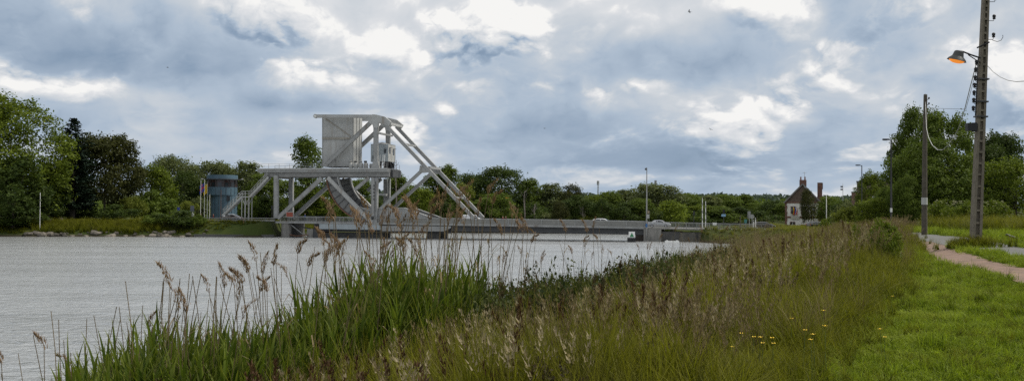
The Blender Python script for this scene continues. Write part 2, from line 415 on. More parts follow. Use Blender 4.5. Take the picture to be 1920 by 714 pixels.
# ------------------------------------------------------------------ paths and road
def strip(name, pts, hw, mat, lift=.02, step=.5, noise=0.0, mats_kind='structure'):
    pts = [Vector(p) for p in pts]; dense = []
    for a, b in zip(pts[:-1], pts[1:]):
        k = max(1, int((b-a).length/step))
        dense += [a.lerp(b, i/k) for i in range(k)]
    dense.append(pts[-1])
    sm = [sum((dense[min(max(i+j, 0), len(dense)-1)] for j in range(-4, 5)), Vector())/9 for i in range(len(dense))]
    V = []; m = 4
    for i, p in enumerate(sm):
        d = (sm[min(i+1, len(sm)-1)]-sm[max(i-1, 0)]); d.z = 0; d.normalize(); n = Vector((d.y, -d.x, 0))
        w0 = hw*(1+noise*math.sin(i*.9)*.6+noise*random.uniform(-1, 1)); w1 = hw*(1+noise*math.sin(i*.7+2)*.6+noise*random.uniform(-1, 1))
        for j in range(m+1):
            t = -w0+(w0+w1)*j/m; q = p+n*t; V.append((q.x, q.y, g1(q.x, q.y)+lift))
    F = [(i*(m+1)+j, i*(m+1)+j+1, (i+1)*(m+1)+j+1, (i+1)*(m+1)+j) for i in range(len(sm)-1) for j in range(m)]
    me = mesh_np(name, V, F, mat, smooth=True); o = tag(mobj(name, me), kind=mats_kind); return o, sm
gravel = surf('pinkish_gravel', (.20, .13, .095), .95, .18, 3, bump=.6, stain=(.10, .085, .055), stain_amt=.6)
tarmac = surf('pale_tarmac', (.115, .115, .108), .95, .12, 2.5, bump=.5, stain=(.09, .10, .06), stain_amt=.5)
PATH_PX = [(1925, 519), (1848, 502), (1786, 485), (1745, 466), (1725, 457), (1708, 448), (1694, 441)]
TRACK_PX = [(1930, 477), (1848, 463.5), (1807, 453), (1778, 448), (1752, 444.5)]
pathpts = [on_ground(*p) for p in PATH_PX]; trackpts = [on_ground(*p) for p in TRACK_PX]
d0 = (pathpts[0]-pathpts[1]).normalized(); pathpts = [pathpts[0]+d0*14, pathpts[0]+d0*7]+pathpts
d0 = (trackpts[0]-trackpts[1]).normalized(); trackpts = [trackpts[0]+d0*16, trackpts[0]+d0*8]+trackpts
d1 = (pathpts[-1]-pathpts[-2]).normalized(); pathpts.append(pathpts[-1]+d1*30)
d1 = (trackpts[-1]-trackpts[-2]).normalized(); trackpts.append(trackpts[-1]+d1*20)
_, path_c = strip('footpath', pathpts, .66, gravel, noise=.05)
_, track_c = strip('cycle_track', trackpts, 1.0, tarmac, lift=.025, noise=.05)
path_a = np.array([(p.x, p.y) for p in path_c]); track_a = np.array([(p.x, p.y) for p in track_c])
def near_line(P, L):
    dm = np.full(len(P), 1e9)
    for i in range(0, len(L)-1): dm = np.minimum(dm, seg_dist(P, L[i], L[i+1]))
    return dm
EDGE_PX = [(1490, 714), (1572, 640), (1645, 570), (1692, 520), (1712, 492), (1712, 462), (1702, 447)]
edge = [on_ground(*p) for p in EDGE_PX]; e0 = (edge[0]-edge[1]).normalized()
EDGE = np.array([(edge[0].x+e0.x*12, edge[0].y+e0.y*12)]+[(p.x, p.y) for p in edge]+[(edge[-1].x+18, edge[-1].y+45), (edge[-1].x+45, edge[-1].y+130)])
EDGE = EDGE[np.argsort(EDGE[:, 1])]
def right_of_edge(P): return P[:, 0]-np.interp(P[:, 1], EDGE[:, 1], EDGE[:, 0])     # + on the mown side
# roads on the banks, in line with the bridge
def road(u0, u1):
    mb = MB(); us = np.arange(u0, u1+.1, 3.0)
    for a, b in zip(us[:-1], us[1:]):
        mb.add([B(a, -.4, deck_z(a)), B(b, -.4, deck_z(b)), B(b, WID+.4, deck_z(b)), B(a, WID+.4, deck_z(a))], [(0, 1, 2, 3)])
    return tag(mb.build('road', asphalt), kind='structure')
road(-90, -1.0); road(98, 200)
# ================================================================== leaves, trees, bushes
def quads(C, N, size, asp=1.0, jit=.25):
    """one four-cornered leaf per centre, lying across its normal"""
    n = len(C); N = N/np.maximum(np.linalg.norm(N, axis=1, keepdims=True), 1e-6)
    t = rng.normal(size=(n, 3)); t -= (t*N).sum(1, keepdims=True)*N; t /= np.maximum(np.linalg.norm(t, axis=1, keepdims=True), 1e-6)
    b = np.cross(N, t); s = (size*(1+jit*rng.normal(size=n)).clip(.5, 1.6))[:, None]
    bow = N*s*.12
    V = np.stack([C-t*s*.62, C+b*s*.36*asp+bow, C+t*s*.62, C-b*s*.36*asp+bow], 1).reshape(-1, 3)
    return V, np.arange(4*n).reshape(-1, 4)
def crown_mesh(name, mat, H, Rr, z0, seed, lobes=14, clusters=280, per=15, leaf=.42, spread=.16, flat=1.0, top=.0):
    global rng
    keep = rng; rng = np.random.default_rng(seed)
    zc, rz = (H+z0)/2, (H-z0)/2
    L = []
    for i in range(lobes):
        t = rng.uniform(0, 2*math.pi); zz = rng.uniform(-.75, .95); rr = math.sqrt(max(0, 1-zz*zz))*rng.uniform(.45, .78)
        if top: rr *= 1-top*max(0, zz)
        L.append((Rr*rr*math.cos(t), Rr*rr*math.sin(t), zc+rz*zz*.72, rng.uniform(.26, .46)))
    L.append((0, 0, zc+rz*.60, .34)); L.append((0, 0, zc, .5)); L = np.array(L)
    w = L[:, 3]**2; pick = rng.choice(len(L), clusters, p=w/w.sum())
    D = rng.normal(size=(clusters, 3)); D /= np.linalg.norm(D, axis=1, keepdims=True)
    out = L[pick, :3]-np.array([0, 0, zc]); out = out/np.maximum(np.linalg.norm(out, axis=1, keepdims=True), .1)
    D = D+out*.55; D[:, 2] += .15; D /= np.linalg.norm(D, axis=1, keepdims=True)
    rad = L[pick, 3]*rng.uniform(.62, 1.12, clusters)
    CC = L[pick, :3]+D*rad[:, None]*np.array([Rr, Rr, rz*flat])
    CC[:, 2] = np.maximum(CC[:, 2], z0*.9)
    cr = rng.uniform(0, 1, clusters)
    k = clusters*per; ci = np.repeat(np.arange(clusters), per)
    off = rng.normal(size=(k, 3))*spread*Rr*np.array([.62, .62, .42])
    C = CC[ci]+off; N = D[ci]*.6+rng.normal(size=(k, 3))*.65+np.array([0, 0, .35])
    V, F = quads(C, N, leaf)
    r = (.75*cr[ci]+.25*rng.uniform(0, 1, k)).clip(0, 1)
    me = mesh_np(name, V, F, mat, {'r': ('FACE', r)}); rng = keep; return me, L
def trunk_mesh(name, H, L, r0, seed, z_fork=.3, mat=None):
    rs = random.Random(seed); mb = MB(); zf = H*z_fork
    mid = Vector((rs.uniform(-.2, .2), rs.uniform(-.2, .2), zf))
    mb.tube([(0, 0, -.4), (0, 0, .5), mid*.6+Vector((0, 0, zf*.15)), mid, (mid.x*1.5, mid.y*1.5, H*.62), (mid.x, mid.y, H*.82)], [r0*1.3, r0, r0*.85, r0*.7, r0*.32, r0*.1], 7)
    for l in sorted(list(L), key=lambda l: -l[3])[:9]:
        e = Vector(l[:3]); s = Vector((mid.x, mid.y, zf*rs.uniform(.9, 1.5)));  s.z = min(s.z, e.z-.2)
        m = s.lerp(e, .5)+Vector((0, 0, -.06*H*rs.uniform(0, 1)))
        mb.tube([s, m, e], [r0*.42, r0*.27, r0*.08], 5)
    return mb.mesh(name, mat or bark)
G_light = foliage('leaf_bright_green', (.052, .082, .010), (.185, .230, .024))
G_mid = foliage('leaf_mid_green', (0.052, 0.082, 0.012), (0.135, 0.18, 0.03))
G_dark = foliage('leaf_dark_green', (0.026, 0.046, 0.01), (0.075, 0.105, 0.024))
G_grey = foliage('leaf_grey_green', (0.075, 0.095, 0.034), (0.17, 0.195, 0.08))
G_brown = foliage('leaf_bronze', (.026, .032, .010), (.075, .080, .022))
G_con = foliage('needles_dark', (0.011, 0.022, 0.014), (0.031, 0.050, 0.031), trans=.1)
G_yel = foliage('leaf_yellow_green', (0.098, 0.124, 0.018), (0.202, 0.227, 0.039))
TV = {}
def tree_variant(key, mat, H, Rr, z0, seed, **kw):
    tr = kw.pop('tr', .028); zf = kw.pop('zf', .28)
    cm, L = crown_mesh('crown', mat, H, Rr, z0, seed, **kw); TV[key] = (cm, trunk_mesh('trunk', H, L, H*tr*.6, seed, zf), H, Rr)
def place_tree(key, p, H, Wd, label, name='tree', cat='tree', group=None, rz=None):
    cm, tm, h0, r0 = TV[key]
    o = thing(name, p, label, cat, group); o.rotation_euler = (0, 0, random.uniform(0, 6.28) if rz is None else rz)
    sx = Wd/(2*r0); o.scale = (sx, sx, H/h0)
    mobj('trunk' if tm else 'stem', tm, o) if tm else None
    mobj('crown', cm, o); return o
def conifer_mesh(H, Rr, seed):
    g = np.random.default_rng(seed); C = []; N = []
    for z in np.linspace(.12*H, .99*H, 46):
        t = 1-z/H; rad = Rr*(t**.62)*g.uniform(.75, 1.1)+.15
        for k in range(int(4+7*t)):
            a = g.uniform(0, 6.28); ln = rad*g.uniform(.6, 1.1)
            m = int(16+46*t); s = g.uniform(.15, 1, m)**.8
            x = s*ln; zz = z-.10*ln*s+.12*ln*s*s+g.normal(size=m)*.12
            C.append(np.stack([x*math.cos(a)+g.normal(size=m)*.18, x*math.sin(a)+g.normal(size=m)*.18, zz], 1)); N.append(g.normal(size=(m, 3))*.5+np.array([0, 0, 1]))
    C = np.concatenate(C); V, F = quads(C, np.concatenate(N), .46, .7)
    return mesh_np('crown', V, F, G_con, {'r': ('FACE', g.uniform(0, 1, len(F)))})
tree_variant('round_l', G_light, 14, 5.2, .6, 1, lobes=18, clusters=430)
tree_variant('round_m', G_mid, 14, 5.4, .6, 2, lobes=18, clusters=430)
tree_variant('round_d', G_dark, 14, 5.2, .6, 3, lobes=18, clusters=430)
tree_variant('tall_g', G_grey, 16, 4.6, .8, 4, lobes=20, clusters=420, spread=.14)
tree_variant('tall_m', G_mid, 17, 4.6, .8, 5, lobes=20, clusters=420, top=.4)
tree_variant('dome_d', G_dark, 16, 7.6, 1.5, 6, lobes=22, clusters=720)
tree_variant('dome_g', G_grey, 14, 6.6, .8, 7, lobes=22, clusters=640)
tree_variant('brown', G_brown, 14, 6.0, .8, 8, lobes=18, clusters=430)
tree_variant('yellow', G_yel, 11, 4.2, 1.2, 9, clusters=220)
tree_variant('open_l', G_mid, 18, 4.6, 2, 10, lobes=18, clusters=380, per=14, spread=.15)
tree_variant('big_l', G_light, 27, 11.5, 1.0, 11, lobes=40, clusters=2100, per=17, leaf=.46, spread=.085)
tree_variant('big_b', G_brown, 16.5, 8.2, .8, 12, lobes=30, clusters=1250, per=16, leaf=.40, spread=.09)
tree_variant('weep', G_dark, 15, 5.0, .2, 13, lobes=20, clusters=700, per=16, leaf=.36, spread=.12)
tree_variant('near_m', G_mid, 12.5, 5.6, .8, 14, lobes=30, clusters=1500, per=18, leaf=.25, spread=.085)
tree_variant('near_d', G_dark, 10.5, 5.0, .8, 15, lobes=24, clusters=1100, per=17, leaf=.24, spread=.09)
tree_variant('near_l', G_light, 9, 4.6, .6, 16, lobes=20, clusters=760, per=17, leaf=.21, spread=.085)
TV['conifer'] = (conifer_mesh(21, 5.2, 3), trunk_mesh('trunk', 21, np.zeros((0, 4)), .35, 5, .4), 21, 5.2)
def bush_variant(key, mat, H, Rr, seed, stems=True, **kw):
    cm, L = crown_mesh('foliage', mat, H, Rr, -.1*H, seed, **kw); TV[key] = (cm, trunk_mesh('stem', H*.7, L, .07, seed, .2) if stems else None, H, Rr)
bush_variant('bush_m', G_mid, 4, 3, 21, lobes=12, clusters=240, leaf=.26, spread=.15)
bush_variant('bush_d', G_dark, 4, 3, 22, lobes=12, clusters=240, leaf=.26, spread=.15)
bush_variant('bush_y', G_yel, 4, 3, 23, lobes=12, clusters=240, leaf=.24, spread=.15)
bush_variant('bush_g', G_grey, 4, 3, 24, lobes=12, clusters=240, leaf=.26, spread=.15)
bush_variant('elder', G_light, 3.4, 2.6, 25, lobes=16, clusters=520, per=15, leaf=.16, spread=.10)
# ------------------------------------------------------------------ flower heads of the elder bushes
flower_m = foliage('creamy_blossom', (.34, .34, .20), (.52, .52, .36), trans=.2)
def blossom_mesh(H, Rr, n, seed, part='blossom'):
    g = np.random.default_rng(seed); C = []
    for i in range(n):
        a = g.uniform(0, 6.28); zz = g.uniform(.15, .98); rr = math.sqrt(max(0, 1-(zz*.95)**2))*g.uniform(.85, 1.08)
        c = np.array([Rr*rr*math.cos(a), Rr*rr*math.sin(a), H*zz]); C.append(c+g.normal(size=(16, 3))*np.array([.07, .07, .018]))
    C = np.concatenate(C); V, F = quads(C, np.tile([[0, 0, 1.0]], (len(C), 1))+rng.normal(size=(len(C), 3))*.35, .055)
    return mesh_np(part, V, F, flower_m, {'r': ('FACE', g.uniform(0, 1, len(F)))})
# tree list: variant, column px, top py, depth, crown width in px, name, label
def T_(key, px, top, Y, wpx, label, name='tree', group=None, base=None, cat='tree'):
    p = foot(px, Y); zt = at(px, top, Y).z; H = zt-p.z; Wd = wpx*Y/FPX
    return place_tree(key, p, H, Wd, label, name, cat, group)
LB, FB, UB = 'trees on the left bank', 'trees along the far bank', 'shrubs along the far bank'
T_('big_l', 18, 184, 222, 212, 'tallest bright green broadleaf tree at the left edge of the picture', 'broadleaf_tree', LB)
T_('weep', 25, 298, 214, 120, 'dark drooping tree low at the left edge by the water', 'weeping_tree', LB)
T_('weep', 92, 330, 225, 70, 'dark bushy tree under the tall bright tree beside the white post', 'weeping_tree', LB)
T_('conifer', 136, 222, 233, 140, 'blackish conifer rising behind the bronze tree', 'conifer_tree', LB)
T_('round_d', 128, 300, 258, 90, 'dark tree at the foot of the conifer', 'broadleaf_tree', LB)
T_('big_b', 196, 256, 242, 146, 'broad bronze leaved tree left of the control tower', 'bronze_tree', LB)
T_('round_l', 284, 312, 262, 84, 'bright green rounded tree just right of the bronze tree', 'broadleaf_tree', LB)
T_('dome_g', 318, 292, 305, 84, 'pale grey green dome shaped tree behind the bright green one', 'broadleaf_tree', LB)
T_('round_d', 344, 322, 280, 80, 'dark green rounded tree left of the flagpoles', 'broadleaf_tree', LB)
T_('tall_g', 366, 308, 320, 60, 'pale grey tree far behind the flagpoles', 'broadleaf_tree', LB)
T_('dome_g', 412, 303, 292, 92, 'olive tree directly behind the blue control tower', 'broadleaf_tree', LB)
T_('tall_g', 466, 302, 285, 80, 'grey green tree right behind the steel stair landing', 'broadleaf_tree', LB)
T_('round_m', 500, 325, 275, 74, 'mid green tree behind the top of the steel stair', 'broadleaf_tree', LB)
T_('open_l', 577, 254, 262, 74, 'tall airy tree standing above the machine platform left of the counterweight', 'broadleaf_tree', LB)
for i, (k, px, top, Y, w, lb) in enumerate([
    ('round_m', 540, 338, 282, 80, 'mid green tree behind the tall platform columns'),
    ('round_l', 585, 352, 262, 70, 'light green tree between the platform columns and the curved girder'),
    ('round_d', 620, 338, 290, 80, 'dark tree behind the curved rolling girder'),
    ('round_m', 672, 335, 285, 76, 'mid green tree seen through the braces under the counterweight'),
    ('tall_m', 745, 330, 290, 70, 'mid green tree behind the foot of the tower columns'),
    ('round_l', 782, 350, 280, 70, 'light green tree between the two lower struts of the leaf'),
    ('tall_m', 812, 326, 300, 60, 'pointed green tree behind the long sloping members'),
    ('tall_m', 840, 314, 300, 64, 'tall dark green tree just right of the sloping members'),
    ('yellow', 868, 345, 285, 44, 'yellow green tree behind the foot of the sloping members'),
    ('dome_d', 886, 328, 315, 76, 'dark tree rising over the white van'),
    ('dome_d', 938, 316, 305, 112, 'largest dark dome shaped tree beyond the bridge deck'),
    ('round_m', 925, 362, 282, 76, 'mid green tree in front of the large dark dome tree'),
    ('tall_m', 990, 338, 305, 66, 'green tree right of the large dark dome tree'),
    ('tall_g', 1030, 343, 310, 62, 'grey green tree left of the tan crowned one'),
    ('brown', 1066, 347, 312, 62, 'tan crowned tree beyond the middle of the deck'),
    ('round_d', 1085, 366, 285, 64, 'blackish rounded tree beyond the middle of the deck'),
    ('brown', 1052, 378, 280, 40, 'small bronze tree beside the blackish rounded tree'),
    ('round_l', 1115, 368, 290, 60, 'light green tree below the distant mast'),
    ('round_m', 1140, 358, 312, 66, 'mid green tree just right of the distant mast'),
    ('round_d', 1128, 372, 280, 44, 'narrow dark tree over the white car roof'),
    ('tall_g', 1172, 354, 320, 62, 'pale grey tree left of the camera mast'),
    ('dome_g', 1232, 345, 305, 110, 'largest grey green tree right behind the camera mast'),
    ('round_d', 1170, 380, 282, 60, 'dark low tree left of the camera mast'),
    ('round_m', 1200, 372, 285, 60, 'mid green low tree directly behind the camera mast'),
    ('round_l', 1262, 378, 282, 66, 'light green low tree over the silver car'),
    ('round_m', 1292, 362, 320, 66, 'mid green tree right of the largest grey green one'),
    ('tall_g', 1330, 366, 335, 66, 'grey green tree behind the twin white poles'),
    ('round_m', 1362, 364, 345, 70, 'mid green tree behind the traffic light'),
    ('tall_m', 1392, 368, 350, 60, 'dark green pointed tree right of the traffic light'),
    ('round_l', 1310, 385, 300, 60, 'light green low tree left of the twin white poles'),
    ('round_m', 1345, 386, 300, 60, 'mid green low tree right of the twin white poles'),
    ('round_d', 1385, 388, 305, 60, 'dark low tree behind the road signs'),
    ('round_m', 1420, 380, 345, 60, 'mid green tree behind the dark parked car'),
    ('round_d', 1450, 376, 330, 60, 'dark tree just left of the brick house'),
    ('round_m', 1478, 380, 320, 50, 'green tree peeping out behind the left wall of the brick house'),
]): T_(k, px, top, Y, w, lb, 'broadleaf_tree', FB)
for i, (k, px, top, Y, w, lb) in enumerate([
    ('bush_m', 285, 358, 250, 86, 'mid green bush between the bronze tree and the control tower'),
    ('bush_y', 252, 368, 240, 46, 'small yellow green bush under the bronze tree'),
    ('bush_d', 222, 386, 228, 70, 'dark low bush at the foot of the bronze tree'),
    ('bush_d', 335, 396, 220.5, 80, 'dark hedge bush on the bank left of the flagpoles'),
    ('bush_m', 296, 398, 220.5, 60, 'green bush beside the dark hedge on the left bank'),
    ('bush_y', 350, 376, 258, 44, 'yellow green bush behind the blue sign on the left bank'),
    ('bush_g', 375, 372, 262, 50, 'grey green bush behind the flagpoles'),
    ('bush_d', 30, 392, 216, 110, 'dark bush low at the left edge under the weeping tree'),
    ('bush_d', 110, 388, 236, 70, 'dark bush behind the stumps on the left lawn'),
    ('bush_d', 160, 384, 240, 80, 'dark bush under the left half of the bronze tree'),
    ('bush_m', 372, 402, 219.5, 30, 'small green bush at the left end of the quay wall'),
    ('bush_m', 470, 366, 262, 60, 'green bush behind the stair landing supports'),
    ('bush_d', 500, 372, 262, 60, 'dark bush left of the platform columns'),
    ('bush_m', 545, 376, 262, 60, 'green bush behind the red board'),
    ('bush_d', 590, 384, 264, 70, 'dark bush behind the railing left of the curved girder'),
    ('bush_m', 640, 380, 268, 70, 'green bush behind the curved girder'),
    ('bush_d', 700, 378, 275, 70, 'dark bush behind the tower column'),
    ('bush_m', 760, 378, 285, 76, 'green bush behind the tapered girder'),
    ('bush_d', 820, 382, 285, 70, 'dark bush left of the white van'),
    ('bush_m', 860, 386, 285, 60, 'green bush behind the white van'),
    ('bush_d', 900, 390, 284, 70, 'dark bush right of the white van'),
    ('bush_m', 955, 392, 284, 60, 'green bush behind the two people'),
    ('bush_d', 1000, 384, 285, 60, 'dark bush behind the bare trunks'),
    ('bush_g', 1020, 400, 283, 50, 'grey green bush right of the bare trunks'),
    ('bush_m', 1050, 398, 283, 50, 'green bush below the small bronze tree'),
    ('bush_y', 1095, 402, 283, 40, 'yellow green bush left of the white car roof'),
    ('bush_m', 1150, 398, 284, 56, 'green bush right of the white car roof'),
    ('bush_d', 1215, 398, 286, 60, 'dark bush behind the camera mast boxes'),
    ('bush_m', 1290, 396, 292, 60, 'green bush right of the silver car'),
    ('bush_d', 1330, 400, 298, 60, 'dark bush behind the twin white poles'),
    ('bush_m', 1372, 400, 300, 60, 'green bush left of the road signs'),
    ('bush_d', 1430, 398, 300, 70, 'dark bush behind the dark parked car'),
]): T_(k, px, top, Y, w, lb, 'bush', UB, cat='bush')
# right hand side
RG = 'trees by the right hand track'
T_('near_m', 1770, 212, 118, 140, 'large green tree rising behind the two poles', 'broadleaf_tree', RG)
T_('near_m', 1724, 204, 125, 106, 'large green tree left of the timber pole', 'broadleaf_tree', RG)
T_('near_m', 1752, 262, 112, 160, 'lower green tree filling the gap behind the timber pole', 'broadleaf_tree', RG)
T_('near_m', 1704, 330, 108, 70, 'low green tree left of the foot of the timber pole', 'broadleaf_tree', RG)
T_('near_d', 1795, 330, 112, 120, 'dark tree behind the blossoming bushes', 'broadleaf_tree', RG)
T_('near_d', 1882, 258, 128, 120, 'dark green tree at the right edge, furthest back', 'broadleaf_tree', RG)
T_('near_d', 1842, 282, 124, 110, 'dark tree just behind the upright of the concrete pole', 'broadleaf_tree', RG)
T_('near_l', 1905, 298, 96, 150, 'light green bushy tree at the right edge', 'broadleaf_tree', RG)
T_('near_d', 1862, 350, 98, 90, 'dark shrub like tree right of the concrete pole', 'broadleaf_tree', RG)
T_('near_l', 1640, 322, 150, 70, 'pale loose tree in front of the brown brick building', 'broadleaf_tree', RG)
T_('near_m', 1668, 352, 140, 70, 'green tree left of the tall dark lamp post', 'broadleaf_tree', RG)
T_('near_l', 1642, 372, 120, 90, 'light green low tree below the brown brick building', 'broadleaf_tree', RG)
T_('bush_g', 1590, 378, 175, 60, 'grey green bush between the house and the lamp post', 'bush', None, cat='bush')
T_('bush_y', 1600, 386, 150, 76, 'yellow green bush at the foot of the dark lamp post', 'bush', None, cat='bush')
T_('round_m', 1558, 368, 245, 60, 'green rounded tree right of the brick house', 'broadleaf_tree', None)
T_('round_d', 1582, 376, 230, 50, 'dark tree right of the brick house beside the bushes', 'broadleaf_tree', None)
T_('brown', 1516, 356, 232, 32, 'bronze green tree growing in front of the brick house', 'broadleaf_tree', None)
# far wood on the skyline and a thicket under the far trees: one uncountable mass each
def mass(name, label, pts, hgt, leaf, mat, per=26, wid=5.0):
    C = []
    for (x, y, h) in pts:
        z = g1(x, y); k = per
        t = rng.uniform(0, 6.28, k); f = rng.uniform(0, 1, k); rr = wid*np.sqrt(1-np.minimum(f, .98)**2)*rng.uniform(.6, 1, k)
        C.append(np.stack([x+rr*np.cos(t), y+rr*np.sin(t)*.6, z+f*h], 1))
    C = np.concatenate(C); V, F = quads(C, rng.normal(size=(len(C), 3))+np.array([0, -.5, .6]), leaf)
    return tag(mobj(name, mesh_np(name, V, F, mat, {'r': ('FACE', rng.uniform(0, 1, len(F)))})), label, 'trees', kind='stuff')
pts = []
for i in range(420):
    px = rng.uniform(-60, 1700); Y = rng.uniform(355, 430); top = rng.uniform(372, 392)
    p = at(px, top, Y); pts.append((p.x, Y, max(3, p.z-g1(p.x, Y))))
mass('far_wood', 'dense far wood closing the view behind the bank trees', pts, 0, 1.1, G_mid, per=70, wid=6)
pts = []
for i in range(300):
    px = rng.uniform(440, 1330); Y = rng.uniform(284, 296) if px > 720 else rng.uniform(262, 285); p = foot(px, Y)
    if land_dist(np.array([[p.x, Y]]))[0] > 1: pts.append((p.x, Y, rng.uniform(2, 4.5)))
mass('undergrowth', 'low scrub along the water below the far trees', pts, 0, .5, G_dark, per=60, wid=2.6)
pts = []
for i in range(500):
    px = rng.uniform(700, 1900); Y = rng.uniform(1150, 1600); p = foot(px, Y); pts.append((p.x, Y, rng.uniform(7, 13)))
mass('hill_wood', 'bluish wooded hill far behind the road signs', pts, 0, 4.5, foliage('leaf_hazed_hill', (.05, .075, .06), (.09, .12, .085)), per=40, wid=22)  # distance haze is mixed into the bluish leaf colour
# ================================================================== the rolling lift bridge
def bp(px, py, w=0.0):
    """bridge coordinates (u, z) of the point seen at px, py on the vertical plane w"""
    v = ray(px, py); n = Wv; t = (O.dot(n)+w)/(v.x*n.x+v.y*n.y)
    p = Vector((v.x*t, v.y*t, EYE+v.z*t)); return (p-O).dot(U), p.z
def bu(px, w=0.0): return bp(px, 402, w)[0]
BR = thing('rolling_lift_bridge', tuple(B(0, 0, 0)), 'pale grey steel rolling lift bridge with boxed counterweight and sloping members', 'bridge')
RB = B(0, 0, 0); WN = -.35; WF = WID+.35
def bpart(mb, name, mats, parent=None):
    o = mb.build(name, mats, parent or BR, rel=RB); return o
def member(name, a, b, th, lat=.55, mat=steel, planes=(WN, WF), ext=0.0):
    ua, za = bp(*a, WN); ub, zb = bp(*b, WN); res = []
    for w in planes:
        mb = MB(); p, q = B(ua, w, za), B(ub, w, zb); d = (q-p).normalized()
        mb.beam(p-d*ext, q+d*ext, lat, th, Wv)
        # thin flanges give each box member its edge lines
        n = d.cross(Wv).normalized()
        for s in (-1, 1): mb.beam(p+n*s*(th/2+.02), q+n*s*(th/2+.02), lat+.12, .05, Wv)
        res.append(bpart(mb, name, mat))
    return res
member('top_beam', (591, 218), (706, 218.5), .55, .6, steel_w)
member('tower_column', (705, 232), (705, 312), .80)
member('counterweight_brace', (697, 228), (611, 309), .72, .4)
member('sloping_member', (721, 232), (889, 409), .58)
member('lower_strut', (793, 318), (714, 391), .52, .42)
member('platform_column', (518, 329), (518, 409), .82)
member('platform_brace', (603, 334), (521, 409), .72, .5)
member('girder_brace', (616, 333), (699, 418), .66, .5, steel_w, (WN-.25, WF+.25))
member('tower_leg', (700, 333), (700, 412), .66, .5)
member('tower_leg', (707.5, 333), (706, 412), .34, .5)
member('knee_brace', (692, 333), (665, 356), .55, .4)
# gussets
def plate(name, pxs, w, th, mat, parent=None, w_ref=WN):
    mb = MB(); P = [B(*[bp(x, y, w_ref)[0]], w-th/2, bp(x, y, w_ref)[1]) for x, y in pxs]
    mb.prism(P, Wv*th); return bpart(mb, name, mat, parent)
for w in (WN, WF):
    plate('apex_gusset', [(689, 215.5), (707, 215.5), (723, 219.5), (734, 229), (729, 237), (722, 234), (714, 229.5), (710, 231.5), (709.3, 240), (700.7, 240), (700, 235), (694, 231.5), (690, 225)], w, .66, steel_w)
    plate('column_foot', [(700.5, 303), (709.5, 303), (713, 317), (696, 317)], w, .7, steel)
    plate('joint_gusset', [(788, 310), (800, 316), (806, 322), (796, 324), (786, 324)], w, .5, steel)
    plate('foot_gusset', [(694, 405), (706, 405), (708, 417), (694, 417)], w, .5, steel)
# hole eye at the outer end of the top beam
for w in (WN, WF):
    u0, z0 = bp(592, 218, WN); mb = MB()
    ring = [B(u0+.42*math.cos(t), w-.32, z0+.42*math.sin(t)) for t in np.linspace(0, 6.283, 14, endpoint=False)]
    mb.prism(ring, Wv*.64); o = bpart(mb, 'beam_eye', steel_w)
    mb = MB(); ring = [B(u0+.2*math.cos(t), w-.34, z0+.2*math.sin(t)) for t in np.linspace(0, 6.283, 10, endpoint=False)]
    mb.prism(ring, Wv*.68); bpart(mb, 'eye_pin', white, o)
# cross members between the two trusses
for px, py, h in [(700, 217, .5), (731, 232, .5), (805, 314, .45), (712, 250, .35), (758, 270, .35), (850, 370, .35), (703, 364, .45), (518, 332, .5)]:
    u, z = bp(px, py, WN); mb = MB(); mb.beam(B(u, WN, z), B(u, WF, z), .5, h, U); bpart(mb, 'cross_beam', steel_w if py < 240 else steel)
# counterweight
ca, zt = bp(604.5, 219, .9); cb, zb = bp(662.5, 312, .9)
cw0, cw1 = .9, WID-.9
CW = MB(); CW.hexa([B(ca, cw0, zb), B(cb, cw0, zb), B(cb, cw1, zb), B(ca, cw1, zb), B(ca, cw0, zt), B(cb, cw0, zt), B(cb, cw1, zt), B(ca, cw1, zt)])
CW = bpart(CW, 'counterweight', steel_w)
def cwline(name, a, b, th, mat, d=.10):
    mb = MB(); ua, za = bp(*a, cw0); ub, zb_ = bp(*b, cw0); mb.beam(B(ua, cw0-d/2, za), B(ub, cw0-d/2, zb_), d, th, Wv); bpart(mb, name, mat, CW)
stiff = surf('stained_stiffener', (.30, .28, .24), .7, .2, 2, stain=(.16, .10, .06), stain_amt=.7)
cwline('ledge', (604.5, 259.5), (657, 259.5), .42, stiff, .22)
cwline('stiffener', (611, 223), (658, 256), .22, stiff, .14); cwline('stiffener', (628.5, 296), (628.5, 311), .12, steel, .08)
cwline('rim', (604.8, 220), (604.8, 312), .14, steel, .08); cwline('rim', (662.2, 220), (662.2, 312), .12, steel, .08)
for f in (.33, .66):
    mb = MB(); ww = cw0+(cw1-cw0)*f; mb.box((0, 0, 0), (0, 0, 0)); mb = MB(); mb.beam(B(cb+.05, ww, zb), B(cb+.05, ww, zt), .1, .12, U); bpart(mb, 'seam', steel, CW)
# machine platform
pa, pz = bp(483, 316, -.7); pb, _ = bp(726, 316, -.7)
pzb = bp(600, 322.5, -.7)[1]
mb = MB(); mb.hexa([B(pa, -.7, pzb), B(pb, -.7, pzb), B(pb, WID+.7, pzb), B(pa, WID+.7, pzb), B(pa, -.7, pz), B(pb, -.7, pz), B(pb, WID+.7, pz), B(pa, WID+.7, pz)])
PL = bpart(mb, 'machine_platform', steel)
pzg = bp(600, 331.5, 0)[1]
for w in (.05, WID-.05):
    mb = MB(); mb.beam(B(pa+1.2, w, (pzb+pzg)/2-.01), B(pb+.3, w, (pzb+pzg)/2-.01), .3, pzb-pzg, Wv); bpart(mb, 'edge_girder', surf('girder_grey', (.24, .24, .235), .7, .15, 1), PL)
for k in range(9):
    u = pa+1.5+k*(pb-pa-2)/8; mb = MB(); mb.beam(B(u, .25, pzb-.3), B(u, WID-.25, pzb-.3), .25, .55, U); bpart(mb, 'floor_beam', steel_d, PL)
mb = MB(); mb.beam(B(pa, -.78, pz-.12), B(pb, -.78, pz-.12), .12, .28, Wv); bpart(mb, 'fascia_rail', steel_w, PL)
